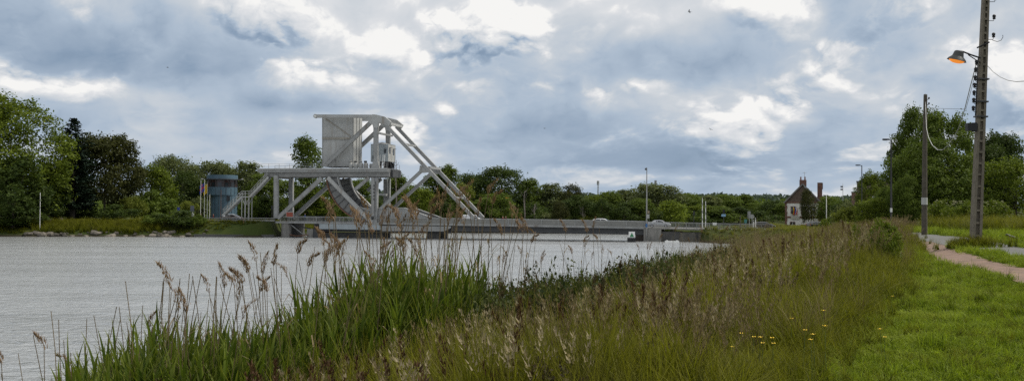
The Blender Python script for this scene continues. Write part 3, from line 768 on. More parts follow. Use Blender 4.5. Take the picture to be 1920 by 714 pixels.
def railing(parent, u0, u1, w, zf, h=1.05, step=2.2, mat=steel_w, rails=(1.0, .5), r=.045, name='rail'):
    n = max(1, int(abs(u1-u0)/step))
    pm = None
    for k in range(n+1):
        u = u0+(u1-u0)*k/n; z = zf(u); mb = MB(); mb.beam(B(u, w, z), B(u, w, z+h), r*1.3, r*1.3, U); bpart(mb, 'rail_post', mat, parent)
    for f in rails:
        mb = MB()
        for k in range(n):
            a, b = u0+(u1-u0)*k/n, u0+(u1-u0)*(k+1)/n
            mb.beam(B(a, w, zf(a)+h*f), B(b, w, zf(b)+h*f), r, r, Wv)
        bpart(mb, name, mat, parent)
railing(PL, pa+.1, pb-.1, -.62, lambda u: pz, .95, 2.3, steel)
railing(PL, pa+.1, pb-.1, WID+.62, lambda u: pz, .95, 2.3, steel)
# machinery on the platform
for k, px in enumerate((658, 667.5, 677, 686)):
    u, z = bp(px, 310, .2); mb = MB()
    mb.lathe(tuple(B(u, .2, pz)), [(0, 0), (.42, 0), (.46, .15), (.46, .85), (.36, 1.05), (.2, 1.15), (0, 1.18)], 12)
    o = bpart(mb, 'motor_drum', steel_w, PL); mb = MB(); c = B(u-.1, .2, pz+1.35); mb.tube([c-U*.28, c+U*.28], .2, 8); bpart(mb, 'shaft_box', steel_d if k % 2 else steel, o)
u, z = bp(698, 313, .2); mb = MB(); mb.tube([B(u-.6, .5, pz+.5), B(u+.9, .5, pz+.5)], .45, 10); bpart(mb, 'gear_drum', steel, PL)
for px in (709.5, 718.2):
    ua, za = bp(px+1, 290, .2); ub, _ = bp(px-1, 318, .2); lad = MB()
    for s in (-.2, .2): lad.beam(B(ua+s, .5, za), B(ub+s, .2, pz), .06, .08, Wv)
    for k in range(9):
        f = (k+.5)/9; c = B(ua+(ub-ua)*f, .5-.3*f, za+(pz-za)*f); lad.beam(c-U*.2, c+U*.2, .04, .04)
    bpart(lad, 'ladder', white, PL)
# machine cabin on its frame, at the span end of the platform
c0, czb = bp(691, 303, 1.3); c1, czt = bp(727.5, 270, 1.3); cw_a, cw_b = 1.3, 5.8
mb = MB(); pts = []
for uu, ww in [(c0+.9, cw_a), (c1, cw_a), (c1, cw_b), (c0+.9, cw_b), (c0+.25, cw_b-.6), (c0, cw_b-1.6), (c0, cw_a+1.6), (c0+.25, cw_a+.6)]: pts.append(B(uu, ww, czb))
mb.prism(pts, Vector((0, 0, czt-czb))); CAB = bpart(mb, 'machine_cabin', steel_b)
mb = MB(); cc = (c0+c1)/2; cwm = (cw_a+cw_b)/2
top = [B(cc+((p-RB).dot(U)-cc)*1.04, cwm+((p-RB).dot(Wv)-cwm)*1.04, czt) for p in pts]; n = len(top)
mb.add(top+[B(cc, cwm, czt+.55)], [(i, (i+1) % n, n) for i in range(n)]+[tuple(range(n))[::-1]]); bpart(mb, 'roof', steel, CAB)
mb = MB(); mb.hexa([B(c1+.03, cw_a+.05, czb+.05), B(c1+.06, cw_a+.05, czb+.05), B(c1+.06, cw_b-.05, czb+.05), B(c1+.03, cw_b-.05, czb+.05)]+[B(c1+.03, cw_a+.05, czt-.1), B(c1+.06, cw_a+.05, czt-.1), B(c1+.06, cw_b-.05, czt-.1), B(c1+.03, cw_b-.05, czt-.1)]); bpart(mb, 'sunlit_end_panel', steel_w, CAB)  # paler paint gives this end face its sunlit tone by colour
def cabwin(u, w, z, du, dw, dz):
    mb = MB(); mb.hexa([B(u-du, w-dw, z-dz), B(u+du, w-dw, z-dz), B(u+du, w+dw, z-dz), B(u-du, w+dw, z-dz), B(u-du, w-dw, z+dz), B(u+du, w-dw, z+dz), B(u+du, w+dw, z+dz), B(u-du, w+dw, z+dz)])
    o = bpart(mb, 'window', glass, CAB); mb = MB(); q = B(u+(.25 if du < .1 else 0), w-(.25 if dw < .1 else 0), z+dz+.12)
    mb.box(tuple(q), (.6 if du > .1 else .5, .9 if du < .1 else .5, .05), rz=-BA); bpart(mb, 'visor', steel_d, CAB)
uw, zw = bp(722, 284, 1.25); cabwin(uw, cw_a-.02, zw, .26, .03, .36)
cabwin(c1+.07, cw_a+1.0, zw+.15, .03, .40, .55); cabwin(c1+.07, cw_a+3.3, zw+.0, .03, .42, .55)
uw2, _ = bp(698, 296, 1.25); mb = MB(); mb.box(tuple(B(uw2+.2, cw_a-.03, czb+.9)), (.3, .06, .6), rz=-BA); bpart(mb, 'door_vent', steel_d, CAB)
for ww in (cw_a+.2, cw_b-.2):
    for uu in (c0+1.0, c1-.2, (c0+c1)/2+.6):
        mb = MB(); mb.beam(B(uu, ww, pz), B(uu, ww, czb), .22, .22, U); bpart(mb, 'cabin_leg', steel_d, CAB)
for ww in (cw_a+.3, cw_a+1.9, cw_a+3.6):
    mb = MB(); mb.lathe((0, 0, 0), [(0, -.12), (.62, -.12), (.66, 0), (.62, .12), (0, .12)], 16)
    M = Matrix.Translation(B(c1-.55, ww, pz+.75)-RB+RB) @ Matrix.Rotation(-BA, 4, 'Z') @ Matrix.Rotation(R(90), 4, 'X'); mb.v = [tuple(M @ Vector(v)) for v in mb.v]; bpart(mb, 'gear_wheel', black, CAB)
# apron under the cabin
ae, _ = bp(746, 320, 4.5)
mb = MB(); mb.hexa([B(pb+.02, 1.4, pzg), B(ae, 1.4, pzg), B(ae, WID, pzg), B(pb+.02, WID, pzg), B(pb+.02, 1.4, pz-.25), B(ae, 1.4, pz-.25), B(ae, WID, pz-.25), B(pb+.02, WID, pz-.25)]); bpart(mb, 'gear_apron', steel_d)
railing(BR, pb+.1, ae-.1, 1.5, lambda u: pz-.25, .9, .9, steel_d)
panelm = surf('shaded_panel_grey', (.165, .168, .165), .6, .12, 1.0, stain=(.09, .075, .06), stain_amt=.6)  # darker grey puts the platform's shade into the web panels' colour
# curved rolling girders
cu, cz = bp(701, 321, WN); RO = (bp(701, 321, WN)[1]-bp(701, 417, WN)[1]); RI = RO-2.45
a0, a1 = 188.5, 271.0; NP = 10
for w in (WN+.35, WF-.35):
    Gd = None
    def arcp(r, a, ww): return B(cu+r*math.cos(R(a)), ww, cz+r*math.sin(R(a)))
    mb = MB()
    for k in range(24):
        b0, b1 = a0+(a1-a0)*k/24, a0+(a1-a0)*(k+1)/24
        P = [arcp(RO-.12, b0, w-.12), arcp(RO-.12, b1, w-.12), arcp(RO-.12, b1, w+.12), arcp(RO-.12, b0, w+.12), arcp(RI+.1, b0, w-.12), arcp(RI+.1, b1, w-.12), arcp(RI+.1, b1, w+.12), arcp(RI+.1, b0, w+.12)]
        mb.hexa(P)
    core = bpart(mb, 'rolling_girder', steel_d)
    for k in range(NP):
        b0, b1 = a0+(a1-a0)*k/NP+.35, a0+(a1-a0)*(k+1)/NP-.35; mb = MB()
        for s in (-1, 1):
            for j in range(3):
                e0, e1 = b0+(b1-b0)*j/3, b0+(b1-b0)*(j+1)/3; wa, wb = w+s*.125, w+s*.16
                mb.hexa([arcp(RO-.16, e0, wa), arcp(RO-.16, e1, wa), arcp(RO-.16, e1, wb), arcp(RO-.16, e0, wb), arcp(RI+.12, e0, wa), arcp(RI+.12, e1, wa), arcp(RI+.12, e1, wb), arcp(RI+.12, e0, wb)])
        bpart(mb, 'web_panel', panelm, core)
    for k in range(NP+1):
        bb = a0+(a1-a0)*k/NP; mb = MB(); mb.beam(arcp(RI+.1, bb, w-.19), arcp(RO-.15, bb, w-.19), .18, .14, Wv); bpart(mb, 'rib', steel_d, core)  # dark steel paints in the shadow lines of the seams
    for rr, nm, mt in ((RO, 'tread_plate', rust), (RI, 'inner_flange', steel)):
        mb = MB()
        for k in range(24):
            b0, b1 = a0+(a1-a0)*k/24, a0+(a1-a0)*(k+1)/24
            mb.hexa([arcp(rr-.12, b0, w-.42), arcp(rr-.12, b1, w-.42), arcp(rr-.12, b1, w+.42), arcp(rr-.12, b0, w+.42), arcp(rr+.12, b0, w-.42), arcp(rr+.12, b1, w-.42), arcp(rr+.12, b1, w+.42), arcp(rr+.12, b0, w+.42)])
        bpart(mb, nm, mt, core)
    g = plate('tail_girder', [(668, 391), (757.5, 390), (809, 408.5), (846, 413), (846, 418), (664, 418)], w, .34, steel, core)
    for a, b, t in (((668, 390.5), (758, 389.5), .12), ((757.5, 389.5), (809, 408), .12)):
        mb = MB(); ua, za = bp(*a, WN); ub, zb_ = bp(*b, WN); mb.beam(B(ua, w, za), B(ub, w, zb_), .7, t, Wv); bpart(mb, 'top_flange', steel_w, core)
    for px in (690, 712, 734, 757, 780):
        ua, _ = bp(px, 400, WN); zt_ = bp(px, 391 if px < 758 else 399, WN)[1]; mb = MB(); mb.beam(B(ua, w-.2, zt_), B(ua, w-.2, bp(px, 417, WN)[1]), .1, .12, Wv); bpart(mb, 'stiffener', steel_w, core)
# holes of the rack in the tower leg
for k in range(5):
    u, z = bp(702.3, 348+k*6.4, WN); mb = MB(); mb.beam(B(u, WN-.29, z), B(u, WN-.27, z), .3, .3, U); bpart(mb, 'rack_hole', black)
# main deck
ue = bu(1207, -.5)
def ribbon(name, u0, u1, w0, w1, zlo, zhi, mat, parent=BR, step=3.0):
    us = list(np.arange(u0, u1, step))+[u1]; mb = MB()
    for a, b in zip(us[:-1], us[1:]):
        mb.hexa([B(a, w0, deck_z(a)+zlo), B(b, w0, deck_z(b)+zlo), B(b, w1, deck_z(b)+zlo), B(a, w1, deck_z(a)+zlo), B(a, w0, deck_z(a)+zhi), B(b, w0, deck_z(b)+zhi), B(b, w1, deck_z(b)+zhi), B(a, w1, deck_z(a)+zhi)])
    return bpart(mb, name, mat, parent)
DK = ribbon('deck', -1.0, ue, -.45, WID+.45, -.30, 0, asphalt)
ribbon('deck_edge', -1.0, ue, -.62, -.46, -.34, .04, steel, DK); ribbon('deck_edge', -1.0, ue, WID+.46, WID+.62, -.34, .04, steel, DK)
for w in (.3, WID/2, WID-.3):
    ribbon('main_girder', bu(845), ue, w-.2, w+.2, -1.5, -.31, steel_d, DK)  # underside shade put into the colour: dark steel, soffit girders too
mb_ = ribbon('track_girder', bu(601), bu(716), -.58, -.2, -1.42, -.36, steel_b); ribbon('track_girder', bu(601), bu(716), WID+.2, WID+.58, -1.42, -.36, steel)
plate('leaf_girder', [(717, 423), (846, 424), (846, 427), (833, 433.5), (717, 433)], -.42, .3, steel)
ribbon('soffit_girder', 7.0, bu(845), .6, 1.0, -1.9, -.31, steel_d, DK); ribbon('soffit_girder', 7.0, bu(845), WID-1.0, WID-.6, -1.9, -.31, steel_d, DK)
u0 = bu(846); k = 0
# parapet panels, rail on the left part
pu = bu(716)
us = np.linspace(pu, ue, 17)
for w, nm in ((-.54, 'parapet_panel'), (WID+.54, 'parapet_panel')):
    for a, b in zip(us[:-1], us[1:]):
        ribbon(nm, a+.02, b-.02, w-.05, w+.05, .05, 1.02, parapet_m, DK, 10)
        mb = MB(); mb.beam(B(a, w-.09, deck_z(a)), B(a, w-.09, deck_z(a)+1.05), .08, .14, Wv); bpart(mb, 'parapet_post', steel, DK)
    ribbon('cap_rail', pu, ue, w-.09, w+.09, 1.03, 1.13, steel_w, DK)
for w in (-.5, WID+.5):
    railing(DK, 0, pu, w, deck_z, 1.1, 2.0, steel, (.98, .88, .12), .07)
    mb = MB()
    for u in np.arange(.1, pu, .17): mb.beam(B(u, w, deck_z(u)+.14), B(u, w, deck_z(u)+.95), .02, .03, Wv)
    tag(bpart(mb, 'baluster', steel, DK), kind='stuff')
# red board on the rail, small blue board
ua, za = bp(537, 406, -.75); ub, zb_ = bp(549.5, 398, -.75)
mb = MB(); mb.hexa([B(ua-.12, -.78, za-.1), B(ub+.12, -.78, za-.1), B(ub+.12, -.72, za-.1), B(ua-.12, -.72, za-.1), B(ua-.12, -.78, zb_+.1), B(ub+.12, -.78, zb_+.1), B(ub+.12, -.72, zb_+.1), B(ua-.12, -.72, zb_+.1)])
o = thing('warning_board', tuple(B((ua+ub)/2, -.75, za-.1)), 'red rectangular board with pale rim on the railing above the left pier', 'sign'); LO = B((ua+ub)/2, -.75, za-.1)
mb.build('frame', steel_w, o, rel=LO); mb = MB(); mb.box(tuple(B((ua+ub)/2, -.80, (za+zb_)/2)), (ub-ua, .03, zb_-za), rz=-BA); mb.build('panel', redp, o, rel=LO)
for s in (-.4, .4):
    mb = MB(); mb.beam(B((ua+ub)/2+s, -.71, deck_z(ua)-.1), B((ua+ub)/2+s, -.71, za), .06, .06); mb.build('post', steel, o, rel=LO)
# ------------------------------------------------------------------ piers
def pier(name, label, mbs, base):
    o = thing(name, tuple(base), label, 'pier')
    for nm, mb, mt in mbs: mb.build(nm, mt, o, rel=base)
    return o
def bblock(u0, u1, w0, w1, z0, z1): 
    mb = MB(); mb.hexa([B(u0, w0, z0), B(u1, w0, z0), B(u1, w1, z0), B(u0, w1, z0), B(u0, w0, z1), B(u1, w0, z1), B(u1, w1, z1), B(u0, w1, z1)]); return mb
cyl = MB(); cyl.lathe(tuple(B(1.05, 0.3, -2)), [(1.05, 0), (1.05, 4.75)], 20); cyl.lathe(tuple(B(1.05, .3, 2.75)), [(1.15, 0), (1.15, .1), (0, .1)], 20)
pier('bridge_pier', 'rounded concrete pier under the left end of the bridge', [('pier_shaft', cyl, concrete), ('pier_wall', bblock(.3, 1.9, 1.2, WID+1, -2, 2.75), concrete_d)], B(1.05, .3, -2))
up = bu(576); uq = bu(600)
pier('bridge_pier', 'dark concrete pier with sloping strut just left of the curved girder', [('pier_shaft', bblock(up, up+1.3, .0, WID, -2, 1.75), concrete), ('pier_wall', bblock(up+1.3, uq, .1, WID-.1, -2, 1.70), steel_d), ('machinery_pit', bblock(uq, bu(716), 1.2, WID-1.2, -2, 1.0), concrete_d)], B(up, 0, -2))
o = thing('strut_frame', tuple(B(2.2, -.1, 2.5)), 'rusty pipe strut running down from the left pier to the water', 'strut'); mb = MB()
mb.tube([B(2.0, -.1, 2.7), B(5.4, -.3, .35)], .11, 8); mb.build('strut', steel, o, rel=B(2.2, -.1, 2.5)); mb = MB(); mb.tube([B(2.0, -.2, .5), B(3.5, -.4, .25), B(6.2, -.4, .45)], .1, 8); mb.build('boom', rust, o, rel=B(2.2, -.1, 2.5))
mb = MB(); mb.tube([B(2.1, .1, 2.6), B(6.5, .1, 1.7)], .12, 8); mb.build('upper_strut', steel_d, o, rel=B(2.2, -.1, 2.5))
ub0 = bu(798); ub1 = bu(823)
pier('bridge_pier', 'short dark pier under the middle of the tapered girder', [('pier_shaft', bblock(ub0, ub1, .6, WID-.6, -2, 1.2), concrete_d)], B(ub0, .6, -2))
ur = bu(1207, -.6); ur1 = bu(1240, -.6); ur2 = bu(1322, -.6)
pier('bridge_pier', 'pale concrete pier under the right end of the lifting span', [('pier_shaft', bblock(ur, ur1, -.6, WID+.6, -2, deck_z(ur)-.32), concrete)], B(ur, -.6, -2))
pier('fender', 'dark timber fender stack left of the pale concrete pier', [('timber_stack', bblock(bu(1191), ur-.1, .3, 2.6, -2, 1.35), surf('wet_timber', (.045, .035, .028), .9, .2, 3, bump=.4)), ('timber_cap', bblock(bu(1190), ur-.15, .2, 2.7, 1.36, 1.5), rust)], B(bu(1191), .3, -2))['category'] = 'fender'
AP = thing('approach_span', tuple(B(ur1, -.6, 0)), 'grey fixed span with slim railing right of the pale pier', 'bridge'); RA = B(ur1, -.6, 0)
def apart(nm, mb, mt): return mb.build(nm, mt, AP, rel=RA)
uend = 99.0
for a, b in zip(np.linspace(ur, uend, 10)[:-1], np.linspace(ur, uend, 10)[1:]):
    mb = MB(); za, zb_ = deck_z(a), deck_z(b)
    mb.hexa([B(a, -.6, za-.3), B(b, -.6, zb_-.3), B(b, WID+.6, zb_-.3), B(a, WID+.6, za-.3), B(a, -.6, za-.002), B(b, -.6, zb_-.002), B(b, WID+.6, zb_-.002), B(a, WID+.6, za-.002)]); apart('deck_slab', mb, concrete)
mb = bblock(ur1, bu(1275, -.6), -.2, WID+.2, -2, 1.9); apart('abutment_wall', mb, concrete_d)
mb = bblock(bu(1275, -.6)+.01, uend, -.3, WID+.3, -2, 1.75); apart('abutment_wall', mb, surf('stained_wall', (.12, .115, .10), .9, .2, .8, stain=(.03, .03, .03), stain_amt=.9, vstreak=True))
for w in (-.5, WID+.5):
    n = 12; uu = np.linspace(ur+.1, uend, n+1)
    for u in uu: mb = MB(); mb.beam(B(u, w, deck_z(u)-.02), B(u, w, deck_z(u)+1.05), .08, .08); apart('rail_post', mb, steel)
    for h in (1.02, .12):
        mb = MB()
        for a, b in zip(uu[:-1], uu[1:]): mb.beam(B(a, w, deck_z(a)+h), B(b, w, deck_z(b)+h), .07, .07, Wv)
        apart('rail', mb, steel)
    mb = MB()
    for u in np.arange(ur+.2, uend, .16): mb.beam(B(u, w, deck_z(u)+.12), B(u, w, deck_z(u)+1.0), .03, .025, Wv)
    tag(apart('baluster', mb, steel), kind='stuff')
# navigation mark, boom, landing float
p = on_z(1184, 453.5, 0); o = thing('navigation_mark', tuple(p), 'white board with green triangle on a dark post in the water', 'navigation mark')
mb = MB(); mb.box((0, 0, .35), (1.5, .6, .9)); mb.box((.35, -.1, .2), (.35, .7, .8)); mb.build('float_base', black, o)
mb = MB(); mb.box((.05, -.1, 1.35), (1.15, .08, 1.15)); bd = mb.build('board', white, o)
mb = MB(); mb.prism([(-.35, -.15, .95), (.45, -.15, .95), (.05, -.15, 1.75)], (0, -.02, 0)); mb.build('triangle', surf('sign_green', (.04, .22, .09), .6, .05), bd)
a, b = on_z(655, 447.5, 0), on_z(1172, 453.5, 0); mb = MB(); n = 60
mb.tube([a.lerp(b, i/n)+Vector((0, .25*math.sin(i*.5), .04+.03*math.sin(i*1.7))) for i in range(n+1)], .11, 6); tag(mb.build('floating_boom', surf('boom_rubber', (.07, .07, .07), .7, .2)), 'long dark floating boom lying on the water before the bridge', 'boom')
p = on_z(1260, 454, 0); mb = MB(); mb.box((0, 0, .12), (2.6, .5, .3)); mb.box((-.9, 0, .33), (.3, .4, .12)); mb.box((.9, 0, .33), (.3, .4, .12)); tag(mb.build('landing_float', white, loc=p), 'low white float on the water below the dark abutment wall', 'float')
# ================================================================== left bank buildings
def cyl_at(c, r0, r1, z0, z1, n=28): mb = MB(); mb.lathe((c[0], c[1], 0), [(0, z0), (r0, z0), (r1, z1), (0, z1)], n); return mb
teal = surf('teal_cladding', (.066, .122, .165), .5, .08, .8, stain=(.045, .07, .08), stain_amt=.5, vstreak=True)
winred = surf('tinted_glass_band', (.055, .022, .018), .15, .2, .6)
Yc = 250.0; pc = foot(416, Yc); cy0 = pc.z
def hz(py): return at(416, py, Yc).z-cy0
CT = thing('control_tower', tuple(pc), 'round teal clad control tower with dark window band and flat rim', 'tower'); s = Yc/FPX
rb, rt = 27.0*s, 27.8*s
cyl_at((.5, 0), rb*.88, rb*.88, -1.0, hz(366)).build('lower_wall', teal, CT)
cyl_at((0, 0), rt, rt, hz(366)+.01, hz(351)).build('upper_wall', teal, CT)
wb = cyl_at((0, 0), rt*.985, rt*.985, hz(351)+.01, hz(338)).build('window_band', winred, CT)
for k in range(14):
    t = 2*math.pi*k/14+.1; mb = MB(); mb.box((rt*math.cos(t), rt*math.sin(t), (hz(351)+hz(338))/2), (.16, .16, hz(338)-hz(351)), rz=t); mb.build('mullion', steel_d, wb)
for k in (2, 4, 9, 10, 11, 12):
    t = 2*math.pi*(k+.5)/14+.1; mb = MB(); mb.box((rt*1.0*math.cos(t), rt*math.sin(t), (hz(351)+hz(338))/2-.2), (.08, .9, 1.0), rz=t); mb.build('pane', glass, wb)
cyl_at((0, 0), rt*1.02, rt*1.02, hz(338)+.01, hz(328.5)).build('parapet_ring', teal, CT)
cyl_at((0, 0), rt*1.22, rt*1.22, hz(337.5)+.02, hz(336)).build('sunshade', steel_d, CT)
for k in range(18):
    t = 2*math.pi*k/18; mb = MB(); mb.box((rt*1.005*math.cos(t), rt*1.005*math.sin(t), (hz(365)+hz(352))/2), (.05, .05, hz(352)-hz(365)), rz=t); mb.build('cladding_joint', steel_d, CT)
    mb = MB(); mb.box((.5+rb*.885*math.cos(t), rb*.885*math.sin(t), hz(366)/2-.02), (.05, .05, hz(366)-.1), rz=t); mb.build('cladding_joint', steel_d, CT)
mb = MB(); t = -1.0; mb.box((.5+rb*.88*math.cos(t), rb*.88*math.sin(t), hz(372)), (.15, .8, 1.1), rz=t); mb.build('porthole', glass, CT)
for sx in (-1, 1):
    mb = MB(); mb.tube([(sx*rt*1.18, 0, hz(336.5)), (sx*rt*1.36, -.3, hz(336))], .06, 6); mb.box((sx*rt*1.37, -.3, hz(335.5)), (.3, .3, .3)); mb.build('floodlight', steel_w, CT)
# ------------------------------------------------------------------ steel stair up to the platform
SO = B(bu(462), -.2, 3.1); ST = thing('steel_stair', tuple(SO), 'pale grey steel stair with landing rising to the machine platform', 'stair')
def spart(nm, mb, mt=steel_w): return mb.build(nm, mt, ST, rel=SO)
def flight(a, b):
    (ua, za), (ub, zb_) = bp(*a, -.2), bp(*b, -.2)
    for w in (-.7, .5):
        mb = MB(); mb.beam(B(ua, w, za), B(ub, w, zb_), .12, .42, Wv); spart('stringer', mb)
        for h in (1.0, .55): mb = MB(); mb.beam(B(ua, w, za+h+.2), B(ub, w, zb_+h+.2), .07, .07, Wv); spart('handrail', mb)
        for k in range(6): f = (k+.5)/6; c = B(ua+(ub-ua)*f, w, za+(zb_-za)*f); mb = MB(); mb.beam(c, c+Vector((0, 0, 1.2)), .06, .06); spart('baluster_post', mb)
    n = int(abs(zb_-za)/.2)
    for k in range(n): f = (k+.5)/n; c = B(ua+(ub-ua)*f, -.1, za+(zb_-za)*f+.05); mb = MB(); mb.box(tuple(c), (.28, 1.1, .04), rz=-BA); spart('tread', mb, steel)
flight((419, 404), (455, 369)); flight((470, 369), (505, 332))
ua, zl = bp(454.5, 368, -.2); ub, _ = bp(470.5, 368, -.2); mb = MB(); mb.hexa([B(ua, -.8, zl-.2), B(ub, -.8, zl-.2), B(ub, .7, zl-.2), B(ua, .7, zl-.2), B(ua, -.8, zl), B(ub, -.8, zl), B(ub, .7, zl), B(ua, .7, zl)]); spart('landing', mb)
for w in (-.7, .6):
    for u in (ua+.15, (ua+ub)/2, ub-.15):
        mb = MB(); mb.beam(B(u, w, 2.9), B(u, w, zl-.2), .13, .13, U); spart('leg', mb)
        mb = MB(); mb.beam(B(u, w, zl), B(u, w, zl+1.1), .06, .06, U); spart('baluster_post', mb)
    for h in (1.1, .55): mb = MB(); mb.beam(B(ua, w, zl+h), B(ub, w, zl+h), .06, .06, Wv); spart('handrail', mb)
    um = (ua+ub)/2
    for a, b in (((ua+.15, zl-.3), (um, zl-2.0)), ((ub-.15, zl-.3), (um, zl-2.0))): mb = MB(); mb.beam(B(a[0], w, a[1]), B(b[0], w, b[1]), .09, .09, Wv); spart('cross_brace', mb)
# ------------------------------------------------------------------ flagpoles, posts
def pole(name, px, top, base, Y, r, mat, label, cat, group=None, taper=.7):
    p = foot(px, Y) if base is None else at(px, base, Y); h = at(px, top, Y).z-p.z; o = thing(name, tuple(p), label, cat, group)
    mb = MB(); mb.tube([(0, 0, -.25), (0, 0, h*.5), (0, 0, h)], [r, r*(1+taper)/2, r*taper], 8); mb.build('post', mat, o); return o, h
def flag(o, h, size, mats, drop, side=1):
    """a flag hanging in folds from the top of a pole; mats: list of (u0, u1, v0, v1, material) patches"""
    w, ht = size; nu, nv = 12, 10
    for (a, b, c, d, mt, nm) in mats:
        V = []; F = []; na = max(1, int((b-a)*nu)); nb = max(1, int((d-c)*nv))
        for j in range(nb+1):
            for i in range(na+1):
                u = a+(b-a)*i/na; v = c+(d-c)*j/nb
                V.append((side*(.06+w*u*.75), -.02*len(F and [1])+.16*math.sin(u*7+v*2)*u, h-drop-ht*v-.55*w*u))
        F = [(j*(na+1)+i, j*(na+1)+i+1, (j+1)*(na+1)+i+1, (j+1)*(na+1)+i) for j in range(nb) for i in range(na)]
        mb = MB(); mb.add(V, F, 0, True); ob = mb.build(nm, mt, o)
        sol = ob.modifiers.new('thickness', 'SOLIDIFY'); sol.thickness = .01
fr = surf('flag_red', (.45, .03, .03), .8, .05); fw = surf('flag_white', (.7, .7, .68), .8, .05); fb = surf('flag_blue', (.03, .05, .25), .8, .05); fy = surf('flag_yellow', (.75, .52, .03), .8, .05); fk = surf('flag_black', (.015, .015, .015), .8, .05)
FG = 'flagpoles by the control tower'
o, h = pole('flagpole', 383, 336, None, 246, .07, white, 'flagpole carrying the red white and blue flag', 'flagpole', FG)
cr = [(0, .44, 0, .42, fb, 'flag_field'), (.56, 1, 0, .42, fb, 'flag_field'), (0, .44, .58, 1, fb, 'flag_field'), (.56, 1, .58, 1, fb, 'flag_field'), (0, 1, .42, .58, fr, 'flag_cross'), (.44, .56, 0, .42, fr, 'flag_cross'), (.44, .56, .58, 1, fr, 'flag_cross')]
flag(o, h, (1.5, 2.0), cr, .8, -1)
o, h = pole('flagpole', 388.5, 338, None, 248, .07, white, 'flagpole carrying the yellow flag', 'flagpole', FG); flag(o, h, (1.2, 2.2), [(0, 1, 0, 1, fy, 'flag_cloth')], .8, -1)
for px, top, lb in ((376, 338, 'bare pale flagpole furthest left by the control tower'), (393, 364, 'short pale post close to the left side of the control tower'), (414, 356, 'reddish pole standing in front of the control tower')):
    pole('flagpole', px, top, None, 244, .06, rust if px == 414 else white, lb, 'flagpole', FG)
# parked car rail, wall and steps on the left bank
LW = thing('guard_rail', tuple(B(-22, -.9, 3.0)), 'grey guard rail along the road on the left bank', 'guard rail'); RL = B(-22, -.9, 3.0)
for k in range(11): u = -22+k*2.1; mb = MB(); mb.beam(B(u, -.9, 2.8), B(u, -.9, 3.95), .12, .12); mb.build('rail_post', steel_d, LW, rel=RL)
for z, h in ((3.85, .16), (3.4, .22)): mb = MB(); mb.beam(B(-22, -1.0, z), B(-1, -1.0, z), .07, h, Wv); mb.build('rail', steel, LW, rel=RL)
pts = [Vector((-49.6, 218.1, 0)), Vector((-64.5, 216.7, 0))]; mb = MB()
mb.beam(pts[0]+Vector((1, .1, .05)), pts[1]+Vector((0, .1, .05)), .7, 1.0, (0, 1, 0)); tag(mb.build('quay_wall', concrete_d), 'low dark concrete quay wall at the foot of the left bank', 'wall')
HR = foot(433, 222); o = thing('step_handrail', tuple(HR), 'rusty handrail running down the grass bank to the quay', 'handrail'); prev = None
for i, (px, py, h) in enumerate(((413, 408, .9), (433, 413, 1.0), (453, 420, 1.0), (457, 424, 1.1))):
    Y = 223.5-i*1.6; q = foot(px, Y); mb = MB(); mb.tube([q-Vector((0, 0, .2)), q+Vector((0, 0, h))], .05, 6); mb.build('rail_post', rust, o, rel=HR)
    if prev is not None: mb = MB(); mb.tube([prev, q+Vector((0, 0, h))], .045, 6); mb.build('rail', rust, o, rel=HR)
    prev = q+Vector((0, 0, h))
for (px, top, Y, lb) in ((75, 361, 213.5, 'thin white tide post beside the tall left hand tree'),): pole('marker_post', px, top, None, Y, .07, white, lb, 'post')
p = foot(360.5, 223); o = thing('bank_sign', tuple(p), 'tall grey sign panel on a post left of the flagpoles', 'sign'); mb = MB(); mb.tube([(0, 0, -.3), (0, 0, 3.0)], .07, 6); mb.build('post', steel, o); mb = MB(); mb.box((0, -.1, 2.6), (.75, .08, 1.3)); mb.build('panel', surf('panel_slate', (.10, .11, .14), .5, .1), o); mb = MB(); mb.box((.1, -.1, 1.4), (.5, .08, .6)); mb.build('plate', white, o)
p = foot(335, 224); o = thing('bank_sign', tuple(p), 'small blue sign on a post among the left bank bushes', 'sign'); mb = MB(); mb.tube([(0, 0, -.3), (0, 0, 2.6)], .06, 6); mb.build('post', steel, o); mb = MB(); mb.box((0, -.1, 2.4), (.55, .06, 1.0)); mb.build('panel', fb, o)
# boulders along the left bank
stone = surf('boulder_stone', (.075, .068, .055), .9, .25, 2, bump=.5, stain=(.04, .045, .03), stain_amt=.7)
stone2 = surf('pale_stone', (.16, .14, .115), .9, .2, 2, bump=.5, stain=(.07, .07, .05), stain_amt=.6)
def boulder(seed, mt):
    r_ = random.Random(seed); bm = bmesh.new(); bmesh.ops.create_icosphere(bm, subdivisions=2, radius=.5)
    for v in bm.verts:
        v.co *= 1+.28*math.sin(v.co.x*7+seed)*math.cos(v.co.y*6+seed*2)+r_.uniform(-.08, .08); v.co.z *= .62
    me = bpy.data.meshes.new('boulder'); bm.to_mesh(me); bm.free(); me.materials.append(mt); return me
BM_ = [boulder(i, stone if i % 4 else stone2) for i in range(6)]
for i in range(60):
    px = rng.uniform(-20, 372); P0 = on_z(px, 446.5-.004*px, 0)
    f = rng.uniform(0, 1); A = np.array([P0.x, P0.y]); Y = P0.y
    for _ in range(60):
        if land_dist(A[None])[0] > -.2+f*1.9: break
        A = A+np.array([-.0, .25])
    big = rng.uniform(.6, 1.2) if i % 6 else rng.uniform(1.4, 2.1)
    ob = mobj('boulder', BM_[i % 6], None, (A[0], A[1], g1(A[0], A[1])-.05*big), rng.uniform(0, 6), (big*1.3, big, big))
    tag(ob, 'rough boulder at the waterline of the grassy left bank', 'boulder', 'boulders along the left bank')
